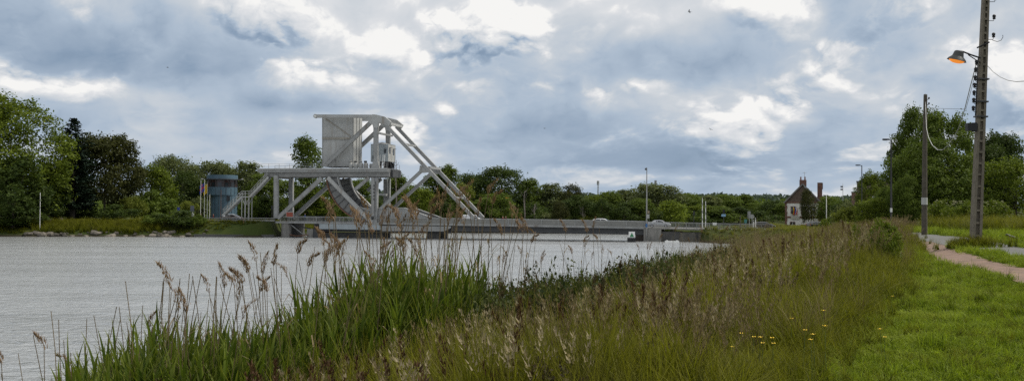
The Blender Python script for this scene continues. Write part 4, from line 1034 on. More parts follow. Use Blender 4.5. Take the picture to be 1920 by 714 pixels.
for px, py in ((91, 418), (113, 416)):
    p = on_ground(px, py, 200, 260); mb = MB(); mb.lathe((0, 0, -.1), [(0, 0), (.62, 0), (.55, .5), (.5, .85), (0, .9)], 9); tag(mb.build('tree_stump', bark, loc=p), 'dark stump on the lawn %s' % ('nearest the white tide post' if px < 100 else 'right of the other stump'), 'stump', 'stumps on the left lawn')
# ================================================================== vehicles
def loft(sections):       # list of (x, [(y, z)...]) rings, mirrored by the caller
    mb = MB(); n = len(sections[0][1]); V = [(x, y, z) for x, ring in sections for y, z in ring]
    F = [(i*n+j, i*n+(j+1) % n, (i+1)*n+(j+1) % n, (i+1)*n+j) for i in range(len(sections)-1) for j in range(n)]
    F += [tuple(range(n))[::-1], tuple(range((len(sections)-1)*n, len(sections)*n))]
    mb.add(V, F, 0, True); return mb
def car(name, label, cat, p, heading, paint, kind='hatch'):
    o = thing(name, tuple(p), label, cat, 'vehicles on the road', heading)
    if kind == 'van': L, roof, belt, hw = 4.6, 1.85, 1.10, .86; st = [(-2.25, 1.0, 1.75), (-2.2, 1.12, 1.84), (-.5, 1.12, 1.86), (.55, 1.10, 1.82), (1.25, 1.04, 1.06), (1.9, .96, .97), (2.25, .78, .79), (2.3, .6, .62)]
    elif kind == 'sedan': L, roof, belt, hw = 4.5, 1.45, .95, .86; st = [(-2.2, .72, .74), (-2.1, .95, .97), (-1.55, .97, 1.0), (-.85, .97, 1.40), (.05, .96, 1.44), (.55, .95, 1.36), (1.2, .92, .94), (1.9, .8, .82), (2.2, .62, .64)]
    else: L, roof, belt, hw = 4.2, 1.46, .95, .86; st = [(-2.08, .75, .78), (-2.0, .98, 1.05), (-1.65, .98, 1.40), (-.9, .97, 1.46), (.1, .96, 1.46), (.6, .95, 1.36), (1.25, .93, .95), (1.85, .82, .84), (2.1, .6, .62)]
    secs = []
    for x, zb_, zr in st:
        e = abs(x)/2.3; w = hw*(1-.10*e**4); wr = w*.74 if zr-zb_ > .1 else w*.86
        secs.append((x, [(-w*.93, .24), (-w, .45), (-w, zb_-.06), (-w*.95, zb_), (-wr, zr-.05), (-wr*.82, zr), (wr*.82, zr), (wr, zr-.05), (w*.95, zb_), (w, zb_-.06), (w, .45), (w*.93, .24)]))
    loft(secs).build('body', paint, o)
    gs = [s_ for s_ in st if s_[2]-s_[1] > .1]; xa, xb = gs[0][0]+.1, gs[-1][0]-.02
    def zr_(x): return float(np.interp(x, [s_[0] for s_ in st], [s_[2] for s_ in st]))
    for sy in (-1, 1):
        nwin = 1 if kind == 'van' else 2
        xs = ([(.25, xb+.38)] if kind == 'van' else [(xa+.18, -.35), (-.25, xb+.30)])
        for x0, x1 in xs:
            k = 5; V = []
            for i in range(k+1):
                x = x0+(x1-x0)*i/k; zt_ = max(belt+.05, zr_(x)-.10); f = (zt_-belt-.04)/(max(zr_(x)-.05-belt, .05))
                yb, yt = hw*.955, hw*(.955+(.745-.955)*f)
                V += [(x, sy*(yb+.012), belt+.03), (x, sy*(yt+.012), zt_)]
            mb = MB(); mb.add(V, [(2*i, 2*i+2, 2*i+3, 2*i+1) for i in range(k)]); mb.build('window', glass, o)
    # windscreen and rear screen
    def screen(x0, x1, z0, z1, nm):
        mb = MB(); d = .014 if x1 < x0 else -.014
        mb.add([(x0+d*2, -hw*.80, z0+.02), (x0+d*2, hw*.80, z0+.02), (x1+d, hw*.62, z1), (x1+d, -hw*.62, z1)], [(0, 1, 2, 3)]); mb.build(nm, glass, o)
    f0 = gs[-1]; nxt = st[st.index(f0)+1]; mb = MB()
    mb.add([(nxt[0]-.05, -hw*.78, nxt[2]+.045), (nxt[0]-.05, hw*.78, nxt[2]+.045), (f0[0]+.05, hw*.60, f0[2]+.0), (f0[0]+.05, -hw*.60, f0[2]+.0)], [(0, 1, 2, 3)]); mb.build('windscreen', glass, o)
    wm = MB(); wm.lathe((0, 0, 0), [(0, -.11), (.27, -.11), (.31, -.08), (.31, .08), (.27, .11), (0, .11)], 16); wme = wm.mesh('tyre', rubber)
    rm = MB(); rm.lathe((0, 0, 0), [(0, -.125), (.18, -.12), (.19, -.1), (.19, .1), (.18, .12), (0, .125)], 12); rme = rm.mesh('rim', chrome)
    for x in (-1.3, 1.32):
        for sy in (-1, 1):
            w_ = mobj('wheel', wme, o, (x, sy*(hw-.10), .31)); w_.rotation_euler = (R(90), 0, 0); mobj('rim', rme, w_)
    for sy in (-1, 1):
        mb = MB(); mb.box((st[-1][0]-.1, sy*hw*.68, .66), (.2, .34, .14)); mb.build('headlight', white, o)
        mb = MB(); mb.box((st[0][0]+.06, sy*hw*.74, .86), (.12, .26, .18)); mb.build('tail_light', fr, o)
        mb = MB(); mb.box((.72, sy*(hw+.08), 1.0), (.12, .18, .13)); mb.build('wing_mirror', black, o)
    return o
silver = surf('silver_paint', (.42, .43, .45), .25, .03, .5, metal=.6, coat=.6); cwhite = surf('car_white', (.75, .76, .77), .25, .03, .5, coat=.7); cblack = surf('car_black', (.02, .021, .024), .2, .05, .5, coat=.8)
def deckp(px, w): u = bu(px, w); p = B(u, w, deck_z(u)+.004); return p
H0 = -BA
p = deckp(436.5, 1.9); car('parked_car', 'silver hatchback on the left bank road before the control tower', 'car', p, H0, silver)
car('van', 'white van at the foot of the long sloping members', 'van', deckp(889, 4.7), H0, cwhite, 'van')
car('car', 'white car whose roof alone shows over the parapet', 'car', deckp(1130, 4.7), H0, cwhite)
car('car', 'silver saloon behind the railing right of the camera mast', 'car', deckp(1236, 1.9), H0, silver, 'sedan')
car('parked_car', 'black car on the right bank beside the road signs', 'car', deckp(1433, 2.6), H0, cblack)
car('parked_car', 'dark car half hidden by the hedge in front of the brick house', 'car', foot(1531, 215), .4, cblack)
# ================================================================== people
skin_m = {}
def cloth_mat(name, top, legs, hair, zt, zl, zh):
    m = bpy.data.materials.new(name); m.use_nodes = True; T = NT(m.node_tree); T.n.clear()
    z = T.node('ShaderNodeSeparateXYZ', {0: T.node('ShaderNodeTexCoord').outputs['Object']}).outputs[2]
    c = T.mix(T.m('GREATER_THAN', z, .86), legs, top); c = T.mix(T.m('GREATER_THAN', z, 1.47), c, (.45, .28, .20)); c = T.mix(T.m('GREATER_THAN', z, 1.66), c, hair); c = T.mix(T.m('LESS_THAN', z, .09), c, (.02, .02, .02))
    b = T.node('ShaderNodeBsdfPrincipled', {'Base Color': c, 'Roughness': .85}); o = T.node('ShaderNodeOutputMaterial'); T.l.new(b.outputs[0], o.inputs[0]); return m
def person(p, rz, label, top, legs, hair, pose='stand', h=1.74):
    st = .16 if pose == 'walk' else .03; arm = .22 if pose == 'walk' else .06
    J = [(0, 0, .95, .15), (0, 0, 1.15, .15), (0, 0, 1.36, .155), (0, 0, 1.48, .06), (0, .02, 1.56, .085), (0, .03, 1.66, .105), (0, .01, 1.74, .06)]; E = [(0, 1), (1, 2), (2, 3), (3, 4), (4, 5), (5, 6)]
    for sx in (-1, 1):
        k = len(J); a = arm*sx
        J += [(sx*.19, 0, 1.40, .07), (sx*.25, -a*.4, 1.12, .052), (sx*.23, a*.6+.05, .90, .042), (sx*.23, a*.7+.08, .81, .04)]; E += [(2, k), (k, k+1), (k+1, k+2), (k+2, k+3)]
        k = len(J); J += [(sx*.10, 0, .86, .115), (sx*.11, st*sx*.9+.03, .48, .075), (sx*.11, st*sx*1.3, .09, .052), (sx*.12, st*sx*1.3+.15, .045, .045)]; E += [(0, k), (k, k+1), (k+1, k+2), (k+2, k+3)]
    me = bpy.data.meshes.new('person'); me.from_pydata([j[:3] for j in J], E, []); o = bpy.data.objects.new('person', me); link(o)
    o.modifiers.new('skin', 'SKIN'); 
    for i, v in enumerate(me.skin_vertices[0].data): v.radius = (J[i][3]*(1.15 if i < 3 else 1), J[i][3]*(.75 if i < 3 else 1)); v.use_root = (i == 0)
    s_ = o.modifiers.new('sub', 'SUBSURF'); s_.levels = 1; s_.render_levels = 2
    me.materials.append(cloth_mat('clothes', top, legs, hair, 0, 0, 0)); o.location = p; o.rotation_euler = (0, 0, rz); o.scale = (h/1.8,)*3
    return tag(o, label, 'person', 'people on the bridge and bank')
person(deckp(943, .3), 1.2, 'person in a dark red top at the parapet, left of the pair', (.12, .02, .02), (.03, .04, .08), (.02, .015, .01), 'walk')
person(deckp(948.5, .4), 1.4, 'person in a maroon jacket at the parapet, right of the pair', (.10, .03, .03), (.02, .02, .03), (.03, .02, .01), 'walk', 1.78)
person(deckp(572, .3), -1.5, 'person in a blue top walking behind the left railing', (.03, .09, .28), (.04, .05, .08), (.35, .2, .14), 'walk', 1.8)
person(deckp(560.5, .3), -1.5, 'person in dark clothes walking ahead of the one in blue', (.03, .03, .04), (.02, .02, .03), (.03, .02, .02), 'walk', 1.7)
person(foot(377, 243), 2.0, 'person in dark clothes below the bare flagpole', (.02, .02, .03), (.02, .02, .03), (.03, .02, .02))
person(foot(400, 243), -1.0, 'person in a red top at the foot of the control tower', (.22, .04, .03), (.03, .04, .07), (.03, .02, .02))
# ================================================================== masts, lamps, signs
def deck_post(name, px, top, w, r, mat, label, cat, group=None):
    p = deckp(px, w); v = bp(px, top, w)[1]; o = thing(name, tuple(p), label, cat, group); h = v-p.z
    mb = MB(); mb.tube([(0, 0, -.05), (0, 0, h*.5), (0, 0, h)], [r, r*.85, r*.6], 8); mb.build('post', mat, o); return o, h
o, h = deck_post('camera_mast', 1212.5, 314, -.8, .13, steel, 'tall slim mast with cameras standing at the pale pier', 'mast')
mb = MB(); mb.beam((-.1, 0, -.6), (.1, 0, -.6), .5, .4); mb.tube([(0, 0, -2.2), (0, 0, .2)], .13, 8); mb.build('foot', steel, o)
mb = MB(); mb.box((-.22, -.1, h-.35), (.3, .35, .3)); mb.tube([(0, 0, h-.1), (-.25, 0, h-.1), (-.25, 0, h-.3)], .04, 6); mb.build('camera', steel_d, o)
mb = MB(); mb.box((.22, -.1, 2.1), (.5, .4, .75)); mb.build('cabinet', steel_w, o); mb = MB(); mb.box((.3, -.1, 2.9), (.4, .3, .5)); mb.build('cabinet', surf('tan_box', (.25, .2, .13), .7, .1), o)
mb = MB(); mb.box((-.05, -.2, .35), (.35, .2, .7)); mb.build('blue_panel', surf('sign_blue', (.03, .13, .32), .5, .05), o)
TP = 'barrier poles of the crossing'
for px, top, lb in ((1317, 371, 'left of the two upright white barrier poles'), (1323, 377, 'right of the two upright white barrier poles')):
    o, h = deck_post('barrier_pole', px, top, 6.85, .09, white, lb, 'pole', TP)
    for k in range(3): mb = MB(); mb.lathe((0, 0, h*(.25+.25*k)), [(.1, 0), (.1, .5)], 8); mb.build('band', steel, o)
def signal(px, top, w, label, colour=None, board=None):
    o, h = deck_post('traffic_light', px, top, w, .06, steel_d, label, 'traffic light', 'signals on the bridge')
    mb = MB(); mb.box((0, -.12, h-.35), (.32, .22, .8)); hd = mb.build('signal_head', black, o)
    for k in range(3):
        mb = MB(); mb.lathe((0, 0, 0), [(.09, 0), (.085, .02), (0, .03)], 10); M = Matrix.Translation((0, -.24, h-.1-.25*k)) @ Matrix.Rotation(R(90), 4, 'X'); mb.v = [tuple(M @ Vector(v)) for v in mb.v]; mb.build('lens', glass, hd)
    if board: mb = MB(); mb.box((-.05, -.14, h-1.05), (.8, .06, .45)); mb.build('board', board, o)
    return o
signal(1357, 393, -.2, 'black traffic light with blue board on the right part of the bridge', board=surf('pale_blue_board', (.25, .42, .6), .5, .05))
signal(1217, 394, 6.85, 'small signal post just right of the camera mast')
signal(1301, 396, 6.85, 'small signal post left of the twin white poles')
signal(510, 386, 6.9, 'signal post left of the tall platform columns')
# sign cluster at the right abutment
o, h = deck_post('road_sign', 1405, 396, -.3, .07, steel_w, 'grey back of a tall rectangular road sign right of the abutment', 'road sign', 'road signs by the right abutment'); mb = MB(); mb.box((0, .08, h-.65), (.62, .05, 1.3)); mb.build('panel', steel, o)
o, h = deck_post('road_sign', 1410, 402, -.5, .06, steel, 'round grey backed road sign beside the rectangular one', 'road sign', 'road signs by the right abutment'); mb = MB(); M = Matrix.Translation((0, -.1, h-.4)) @ Matrix.Rotation(R(90), 4, 'X'); mb.lathe((0, 0, 0), [(0, .02), (.42, .02), (.42, -.02), (0, -.02)], 20); mb.v = [tuple(M @ Vector(v)) for v in mb.v]; mb.build('disc', steel_w, o)
for px, top, lb in ((1412.5, 412, 'left of two short white bollards by the black car'), (1416.5, 408, 'right of two short white bollards by the black car')):
    o, h = deck_post('bollard', px, top, -.8, .12, white, lb, 'bollard', 'white bollards by the black car'); mb = MB(); mb.lathe((0, 0, h-.25), [(.13, 0), (.13, .12)], 10); mb.build('band', steel_d, o)
o, h = deck_post('notice_board', 1398, 411, -.3, .05, steel, 'small teal notice board at the end of the railing', 'sign'); mb = MB(); mb.box((0, -.06, h-.35), (.5, .05, .7)); mb.build('panel', surf('teal_board', (.06, .24, .24), .5, .05), o)
o, h = deck_post('notice_board', 1340, 417, -.72, .05, steel, 'white board fixed to the railing right of the silver saloon', 'sign'); mb = MB(); mb.box((0, -.06, h-.25), (.75, .05, .5)); mb.build('panel', white, o)
o, h = deck_post('notice_board', 1367, 428, -.9, .05, steel, 'small white plate low on the grass slope by the abutment', 'sign'); mb = MB(); mb.box((0, -.06, h-.2), (.6, .05, .45)); mb.build('panel', white, o)
o, h = deck_post('wooden_post', 1388, 405, -.4, .12, wood, 'weathered brown post beside the road signs', 'post'); mb = MB(); mb.tube([(0, 0, h), (0, 0, h+.12)], [.13, .05], 8); mb.build('cap', wood, o)
# lit lamp and bare trunks beyond the deck
Y = 283; p = foot(944, Y); o = thing('street_lamp', tuple(p), 'lamp with orange glow standing before the far trees', 'street lamp'); h = at(944, 372, Y).z-p.z
mb = MB(); mb.tube([(0, 0, -.3), (0, 0, h), (.4, -.1, h+.25)], [.1, .06, .05], 8); mb.build('post', steel_d, o); mb = MB(); mb.box((.8, -.1, h+.30), (1.0, .3, .12)); ld = mb.build('lamp_head', steel_d, o); mb = MB(); mb.lathe((.85, -.12, h+.05), [(0, 0), (.3, .06), (.48, .18), (.48, .23), (0, .23)], 12); mb.build('lamp_glass', orange, ld)
for px, top, Y, lb in ((983, 358, 282, 'bare grey trunk with a forked top beyond the deck'), (1002, 382, 281, 'thin bare trunk right of the forked one'), (1093, 388, 281, 'short bare trunk beside the blackish tree'), (742, 300, 276, 'bare leafless tree right of the machine cabin')):
    p = foot(px, Y); h = at(px, top, Y).z-p.z; o = thing('bare_tree', tuple(p), lb, 'tree', 'bare trunks beyond the deck'); mb = MB(); mb.tube([(0, 0, -.3), (.15, 0, h*.4), (-.1, 0, h*.75), (.05, 0, h)], [.26, .2, .14, .05], 6); mb.build('trunk', surf('dead_wood', (.16, .14, .12), .9, .2, 3), o); mb = MB()
    rr = random.Random(int(px))
    for k in range(9): z = h*rr.uniform(.4, .95); a = rr.uniform(0, 6.28); l = rr.uniform(.6, 1.6); mb.tube([(0, 0, z), (l*.5*math.cos(a), l*.5*math.sin(a), z+l*.5), (l*.8*math.cos(a), l*.8*math.sin(a), z+l*1.1)], [.07, .05, .02], 5)
    mb.build('branch', MATS['dead_wood'], o)
# distant masts
for px, top, Y, lb in ((1121, 339, 640, 'lattice telecom mast on the skyline beyond the middle of the deck'), (1229, 338, 650, 'thin telecom mast on the skyline behind the camera mast')):
    p = foot(px, Y); h = at(px, top, Y).z-p.z; o = thing('telecom_mast', tuple(p), lb, 'mast', 'masts on the skyline'); mb = MB()
    for k in range(3): t = k*2.094; mb.tube([(.8*math.cos(t), .8*math.sin(t), -1), (.3*math.cos(t), .3*math.sin(t), h)], .14, 5)
    for k in range(14):
        z = h*k/14; s = .8-.5*k/14; mb.tube([(s, 0, z), (-s*.5, s*.87, z+h/14), (-s*.5, -s*.87, z), (s, 0, z+h/14)], .07, 4)
    mb.build('lattice', steel, o)
    for k in range(3): t = k*2.094+.4; mb = MB(); mb.box((.6*math.cos(t), .6*math.sin(t), h-1.2), (.35, .2, 2.4), rz=t); mb.build('antenna', steel_w, o)
# ------------------------------------------------------------------ lamp posts on the right
def lamp(px, top, Y, label, arm=-.7, mat=black, r=.085, white_band=False):
    p = foot(px, Y); h = at(px, top, Y).z-p.z; o = thing('lamp_post', tuple(p), label, 'lamp post', 'road lamps on the right bank')
    mb = MB(); mb.tube([(0, 0, -.3), (0, 0, 1.2), (0, 0, 1.25), (0, 0, h)], [r*1.5, r*1.4, r, r*.7], 8); mb.build('post', mat, o)
    mb = MB(); mb.tube([(0, 0, h-.05), (arm*.4, 0, h)], .04, 6); mb.build('arm', mat, o); mb = MB(); mb.box((arm*.75, 0, h+.02), (abs(arm)*.8, .3, .12)); hd = mb.build('lamp_head', mat, o)
    mb = MB(); mb.box((arm*.8, 0, h-.05), (abs(arm)*.5, .22, .03)); mb.build('lens', glass, hd)
    if white_band: mb = MB(); mb.lathe((0, 0, 1.9), [(r*1.08, 0), (r*1.08, .35)], 10); mb.build('band', white, o)
lamp(1616, 310, 142, 'black lamp post with flat head beside the yellow green bush')
lamp(1671, 262, 92, 'tallest black lamp post beside the large right hand trees', arm=-.62, white_band=True)
lamp(1605.5, 352, 255, 'short pale lamp post far behind between the house and the black lamp post', mat=steel, r=.1)
lamp(1549.5, 366, 225, 'pale lamp post just right of the brick house', mat=steel_w, r=.1, arm=-.6)
p = foot(1580.5, 235); o = thing('signal_mast', tuple(p), 'thin mast with two signal heads against the sky right of the house', 'mast'); h = at(1580.5, 344, 235).z-p.z
mb = MB(); mb.tube([(0, 0, -.3), (0, 0, h)], [.1, .05], 6); mb.build('post', steel, o)
for z in (h-.7, h-1.3): mb = MB(); mb.box((-.28, 0, z), (.45, .3, .3)); mb.tube([(0, 0, z), (-.2, 0, z)], .04, 5); mb.build('signal_head', black, o)
# ================================================================== brick house
brick = surf('old_brick', (.165, .085, .062), .9, .22, 2.0, bump=.3, stain=(.07, .05, .045), stain_amt=.6)
gable_m = surf('brown_gable', (.135, .095, .075), .9, .2, 1.5, bump=.3, stain=(.06, .05, .045), stain_amt=.6)
render_m = surf('white_render', (.72, .69, .63), .85, .08, 1.2, stain=(.40, .34, .28), stain_amt=.5)
slate = surf('slate', (.06, .058, .06), .6, .2, 2)
tilem = surf('clay_pot', (.22, .10, .06), .8, .15, 3)
HY = 250.0; hp = foot(1505, HY); hs = HY/FPX; hw = 31.5*hs; hb = hp.z
def hzz(py): return at(1505, py, HY).z-hb
HO = thing('brick_house', (hp.x, hp.y, hb), 'two storey brick and white rendered house with steep gable', 'house', rz=-.29)
ev, rd, dp = hzz(378), hzz(345), 11.0
mb = MB(); mb.box((0, dp/2, ev/2-.3), (2*hw, dp, ev+.6)); WL = mb.build('wall', render_m, HO)
mb = MB(); mb.prism([(-hw, -.05, ev), (hw, -.05, ev), (0, -.05, rd-.25)], (0, dp+.1, 0)); mb.build('gable', gable_m, HO)
for s in (-1, 1):
    mb = MB(); a, b = Vector((s*(hw+.35), 0, ev-.32)), Vector((0, 0, rd)); P = [a+Vector((0, -.4, 0)), a+Vector((0, dp+.4, 0)), b+Vector((0, dp+.4, 0)), b+Vector((0, -.4, 0))]; mb.prism(P, (0, 0, .2)); mb.build('roof', slate, HO)
    mb = MB(); mb.beam(a+Vector((0, -.45, .02)), b+Vector((0, -.45, .02)), .12, .3, (0, 1, 0)); mb.build('bargeboard', surf('grey_board', (.2, .19, .18), .8, .1), HO)
    for k in range(10): mb = MB(); mb.box((s*(hw-.18+.06*(k % 2)), -.04, .25+k*ev/10), (.55-.12*(k % 2), .12, ev/10-.06)); mb.build('quoin', brick, WL)
for z in (ev-.18, ev*.52, .5): mb = MB(); mb.box((0, -.05, z), (2*hw+.06, .14, .42 if z < ev-1 else .34)); mb.build('string_course', brick, WL)
def hwin(x, z, w, h, par=WL):
    mb = MB(); mb.box((x, -.03, z), (w+.3, .1, h+.3)); f = mb.build('window', brick, par); mb = MB(); mb.box((x, -.07, z), (w, .06, h)); mb.build('pane', glass, f); mb = MB(); mb.box((x, -.11, z), (.06, .04, h)); mb.box((x, -.11, z+.2), (w, .035, .06)); mb.build('frame', white, f); mb = MB(); mb.box((x, -.14, z-h/2-.12), (w+.3, .2, .1)); mb.build('sill', white, f)
for x in (-2.1, 0.2, 2.3): hwin(x, ev*.73, .95, 1.6)
for x in (-2.3, 2.3): hwin(x, ev*.25, .95, 1.6)
mb = MB(); mb.box((.1, -.06, 1.1), (1.1, .12, 2.2)); dr = mb.build('door', surf('door_brown', (.08, .05, .03), .6, .1), HO); mb = MB(); mb.lathe((.45, -.16, 1.05), [(0, -.04), (.05, 0), (0, .04)], 8); mb.build('handle', chrome, dr)
mb = MB(); mb.box((-1.7, -.2, ev*.50), (2.0, .08, .7)); mb.build('name_board', surf('cream_board', (.42, .40, .33), .7, .06), HO)
mb = MB(); mb.box((0, 3.0, rd+.3), (1.6, .9, 1.5)); ch = mb.build('chimney', brick, HO)
for x in (-.5, .45): mb = MB(); mb.lathe((x, 3.0, rd+1.05), [(.17, 0), (.15, .7), (.19, .75), (.1, .76)], 10); mb.build('chimney_pot', tilem, ch)
mb = MB(); mb.box((hw-.1, 2.2, ev*.72+.6), (1.1, .9, ev*1.44+1.2)); c2 = mb.build('side_chimney', brick, HO); mb = MB(); mb.box((hw+.35, 2.2, hzz(346)-.3), (.5, .5, 1.5)); mb.build('chimney_pot', gable_m, c2)
mb = MB(); mb.tube([(.35, 3.0, rd+1.0), (.35, 3.0, rd+3.0)], .04, 5); mb.tube([(-.1, 3.0, rd+2.7), (.85, 3.0, rd+2.8)], .03, 5)
for k in range(5): mb.tube([(-.05+.2*k, 2.7, rd+2.72+.02*k), (-.05+.2*k, 3.3, rd+2.72+.02*k)], .02, 4)
mb.build('aerial', steel, HO)
# flags hung at the first floor window
def wallflag(x, cols, lb):
    P0 = Vector((hp.x, hp.y, hb))+Matrix.Rotation(-.29, 3, 'Z') @ Vector((x, -.3, ev*.73+.7)); o = thing('hanging_flag', tuple(P0), lb, 'flag', 'flags on the house')
    mb = MB(); mb.tube([(0, .2, 0), (0, -.5, .3)], .03, 6); mb.build('staff', white, o)
    for k, c in enumerate(cols):
        V = []; 
        for j in range(7):
            for i in range(3): u = (k+i/2)/len(cols); v = j/6; V.append((-.1+.55*u+.1*math.sin(v*4), -.3+.12*math.sin(v*5+u*6), .15-1.7*v-.3*u))
        mb = MB(); mb.add(V, [(j*3+i, j*3+i+1, (j+1)*3+i+1, (j+1)*3+i) for j in range(6) for i in range(2)], 0, True); ob = mb.build('flag_stripe', c, o); ob.modifiers.new('thickness', 'SOLIDIFY').thickness = .012
wallflag(-2.35, (fk, fy, fr), 'black yellow and red flag hanging at the upper left window of the house')
wallflag(-1.75, (fb, fw, fr), 'blue white and red flag hanging at the upper left window of the house')
# low blossoming parasol like bush and brick building behind the right trees
BY = 175.0; bq = foot(1655, BY); o = thing('brick_building', tuple(bq), 'flat topped brown brick building half hidden by the right hand trees', 'building'); bs = BY/FPX
bz = at(1655, 339, BY).z-bq.z; bz2 = at(1623, 360, BY).z-bq.z
mb = MB(); mb.box((.8, 4, bz/2), (56*bs, 8, bz)); wl = mb.build('wall', gable_m, o); mb = MB(); mb.box((.8, 4, bz+.1), (57.5*bs, 8.2, .2)); mb.build('roof', slate, o)
mb = MB(); mb.box((-32*bs, 3, bz2/2), (13*bs, 5, bz2)); mb.build('side_wing', brick, o); mb = MB(); mb.box((-32*bs, 3, bz2+.08), (14*bs, 5.2, .16)); mb.build('wing_roof', slate, o)
for x in (-1.2, 1.0, 3.0):
    mb = MB(); mb.box((x, -.03, bz*.62), (.9, .1, 1.3)); f = mb.build('window', white, wl); mb = MB(); mb.box((x, -.07, bz*.62), (.75, .06, 1.15)); mb.build('pane', glass, f)
# ================================================================== concrete pole
PY = on_ground(1828.5, 464).y; pb_ = foot(1828.5, PY); tp = at(1849.5, -40, PY); ax_ = (tp-pb_); PH = ax_.length; axn = ax_.normalized()
CP = thing('concrete_pole', tuple(pb_), 'leaning ribbed concrete utility pole carrying a lit lamp', 'utility pole'); RC = pb_
side = (Vector((1, 0, 0))-axn*axn.x).normalized(); fwd = axn.cross(side)
if fwd.y > 0: fwd = -fwd
def cpt(h, a=0.0, f=0.0): return pb_+axn*h+side*a+fwd*f
def cpart(nm, mb, mt=polecon, par=None): return mb.build(nm, mt, par or CP, rel=RC)
def wid(h): return .35-(.35-.22)*h/PH
for s_ in (-1, 1):
    mb = MB(); p, q = cpt(-.5, s_*(wid(0)/2-.05)), cpt(PH, s_*(wid(PH)/2-.04)); mb.beam(p, q, .10, .30, side, a2=.07, b2=.2); cpart('flange', mb)
mb = MB(); mb.beam(cpt(-.5), cpt(PH), wid(0)-.18, .10, side, a2=wid(PH)-.13, b2=.08); cpart('web', mb, surf('pole_web', (.15, .13, .10), .9, .2, 4, bump=.4))
k = 0; h_ = .42
while h_ < PH:
    mb = MB(); w_ = wid(h_)-.16; mb.beam(cpt(h_, -w_/2, .05), cpt(h_, w_/2, .05), .075, .14, axn); cpart('rung', mb); h_ += .46-.010*k; k += 1
def hpx(py): return (at(1838, py, PY).z-pb_.z)/axn.z
# lamp arm and lit lamp
ha = hpx(106); L0 = cpt(ha-.0, -wid(ha)/2); sc_ = PY/FPX
def rel(px, py, dy=0.0): q = at(px, py, PY-.1+dy); return q
mb = MB(); mb.tube([rel(1838, 109), rel(1820, 103), rel(1805, 97), rel(1801, 96.5), rel(1799.5, 99)], .028, 6); ARM = cpart('lamp_arm', mb, black); mb = MB(); mb.tube([rel(1838, 118), rel(1815, 103)], .018, 6); cpart('arm_stay', mb, black, ARM)
lc = rel(1796, 106); mb = MB(); mb.lathe((0, 0, 0), [(0, .21), (.12, .20), (.16, .17), (.20, .0), (.30, -.09), (.34, -.16), (.32, -.165), (.19, -.02), (0, .0)], 20)
M = Matrix.Translation(lc) @ Matrix.Rotation(R(14), 4, 'Y') @ Matrix.Rotation(R(6), 4, 'X'); mb.v = [tuple(M @ Vector(v)) for v in mb.v]; SH = cpart('lamp_shade', mb, surf('lamp_enamel', (.05, .05, .045), .5, .15, 6))
mb = MB(); mb.lathe((0, 0, 0), [(0, -.25), (.14, -.235), (.23, -.20), (.29, -.13), (.0, -.11)], 18); mb.v = [tuple(M @ Vector(v)) for v in mb.v]; cpart('lamp_glass', mb, orange, SH)
# insulators and brackets
def insul(c, up=1, par=None):
    mb = MB(); mb.lathe(tuple(c), [(0, -.02), (.05, -.01), (.055, .04), (.035, .05), (.06, .07), (.06, .13), (.03, .16), (0, .165)], 10); return cpart('insulator', mb, black, par)
for (xb, yb, xi, yi) in ((1850, 39.5, 1864, 35), (1848.5, 74.5, 1863, 69), (1851, 4, 1866, -1)):
    mb = MB(); mb.tube([rel(xb, yb), rel(xi-1, yb), rel(xi, yi)], .012, 5); br = cpart('bracket', mb, steel_d); insul(rel(xi, yi+1), 1, br)
mb = MB(); mb.tube([rel(1832, 90), rel(1855, 79.5)], .03, 6); cpart('cross_arm', mb, black)
mb = MB(); mb.tube([rel(1861, 76), rel(1870, 78.5), rel(1877, 76), rel(1880.5, 70), rel(1880, 66)], .01, 5); cpart('loose_lead', mb, black)
for k, (xi, yi) in enumerate(((1831, 119), (1829.5, 133), (1828.5, 148), (1827.5, 162), (1826.5, 176), (1825.8, 190), (1825, 205))):
    mb = MB(); mb.tube([rel(xi+6, yi+4), rel(xi+2, yi+5), rel(xi, yi+3)], .012, 5); br = cpart('bracket', mb, black); insul(rel(xi, yi+2), 1, br)
mb = MB(); mb.tube([rel(1834.5, 107), rel(1829, 217)], .022, 6); cpart('down_pipe', mb, black)
for py in (149, 191, 219): hh = hpx(py); mb = MB(); w_ = wid(hh)+.10; mb.beam(cpt(hh, -w_/2), cpt(hh, w_/2), .05, .36, axn); cpart('clamp_band', mb, steel_d)
mb = MB(); c = rel(1821, 238.5); mb.box(tuple(c), (.34, .24, .27)); mb.tube([rel(1822, 231), rel(1831, 231)], .02, 6); mb.tube([rel(1822, 246), rel(1831, 246)], .02, 6); cpart('junction_box', mb, black)
# timber pole
WY = 60.0; wp = foot(1733, WY); wh = at(1735.5, 178, WY).z-wp.z; o = thing('timber_pole', tuple(wp), 'dark timber utility pole with a white plate behind the footpath', 'utility pole')
mb = MB(); mb.tube([(0, 0, -.4), (.03, 0, wh*.5), (.08, 0, wh)], [.165, .135, .10], 10); mb.build('post', wood, o)
zp = at(1733, 377, WY).z-wp.z; mb = MB(); mb.lathe((.01, 0, zp-.2), [(.168, 0), (.168, .4)], 12); mb.build('white_plate', surf('pole_plate', (.45, .45, .43), .7, .1), o)
mb = MB(); mb.tube([(.08, 0, wh), (.08, 0, wh+.05)], [.11, .03], 8); mb.build('cap', steel_d, o)
for z in (wh-.3, wh-.6): mb = MB(); mb.tube([(.08, -.1, z), (.22, -.15, z+.05)], .018, 6); mb.lathe((.22, -.15, z+.04), [(0, 0), (.045, .01), (.05, .1), (0, .12)], 8); mb.build('hook', steel_d, o)
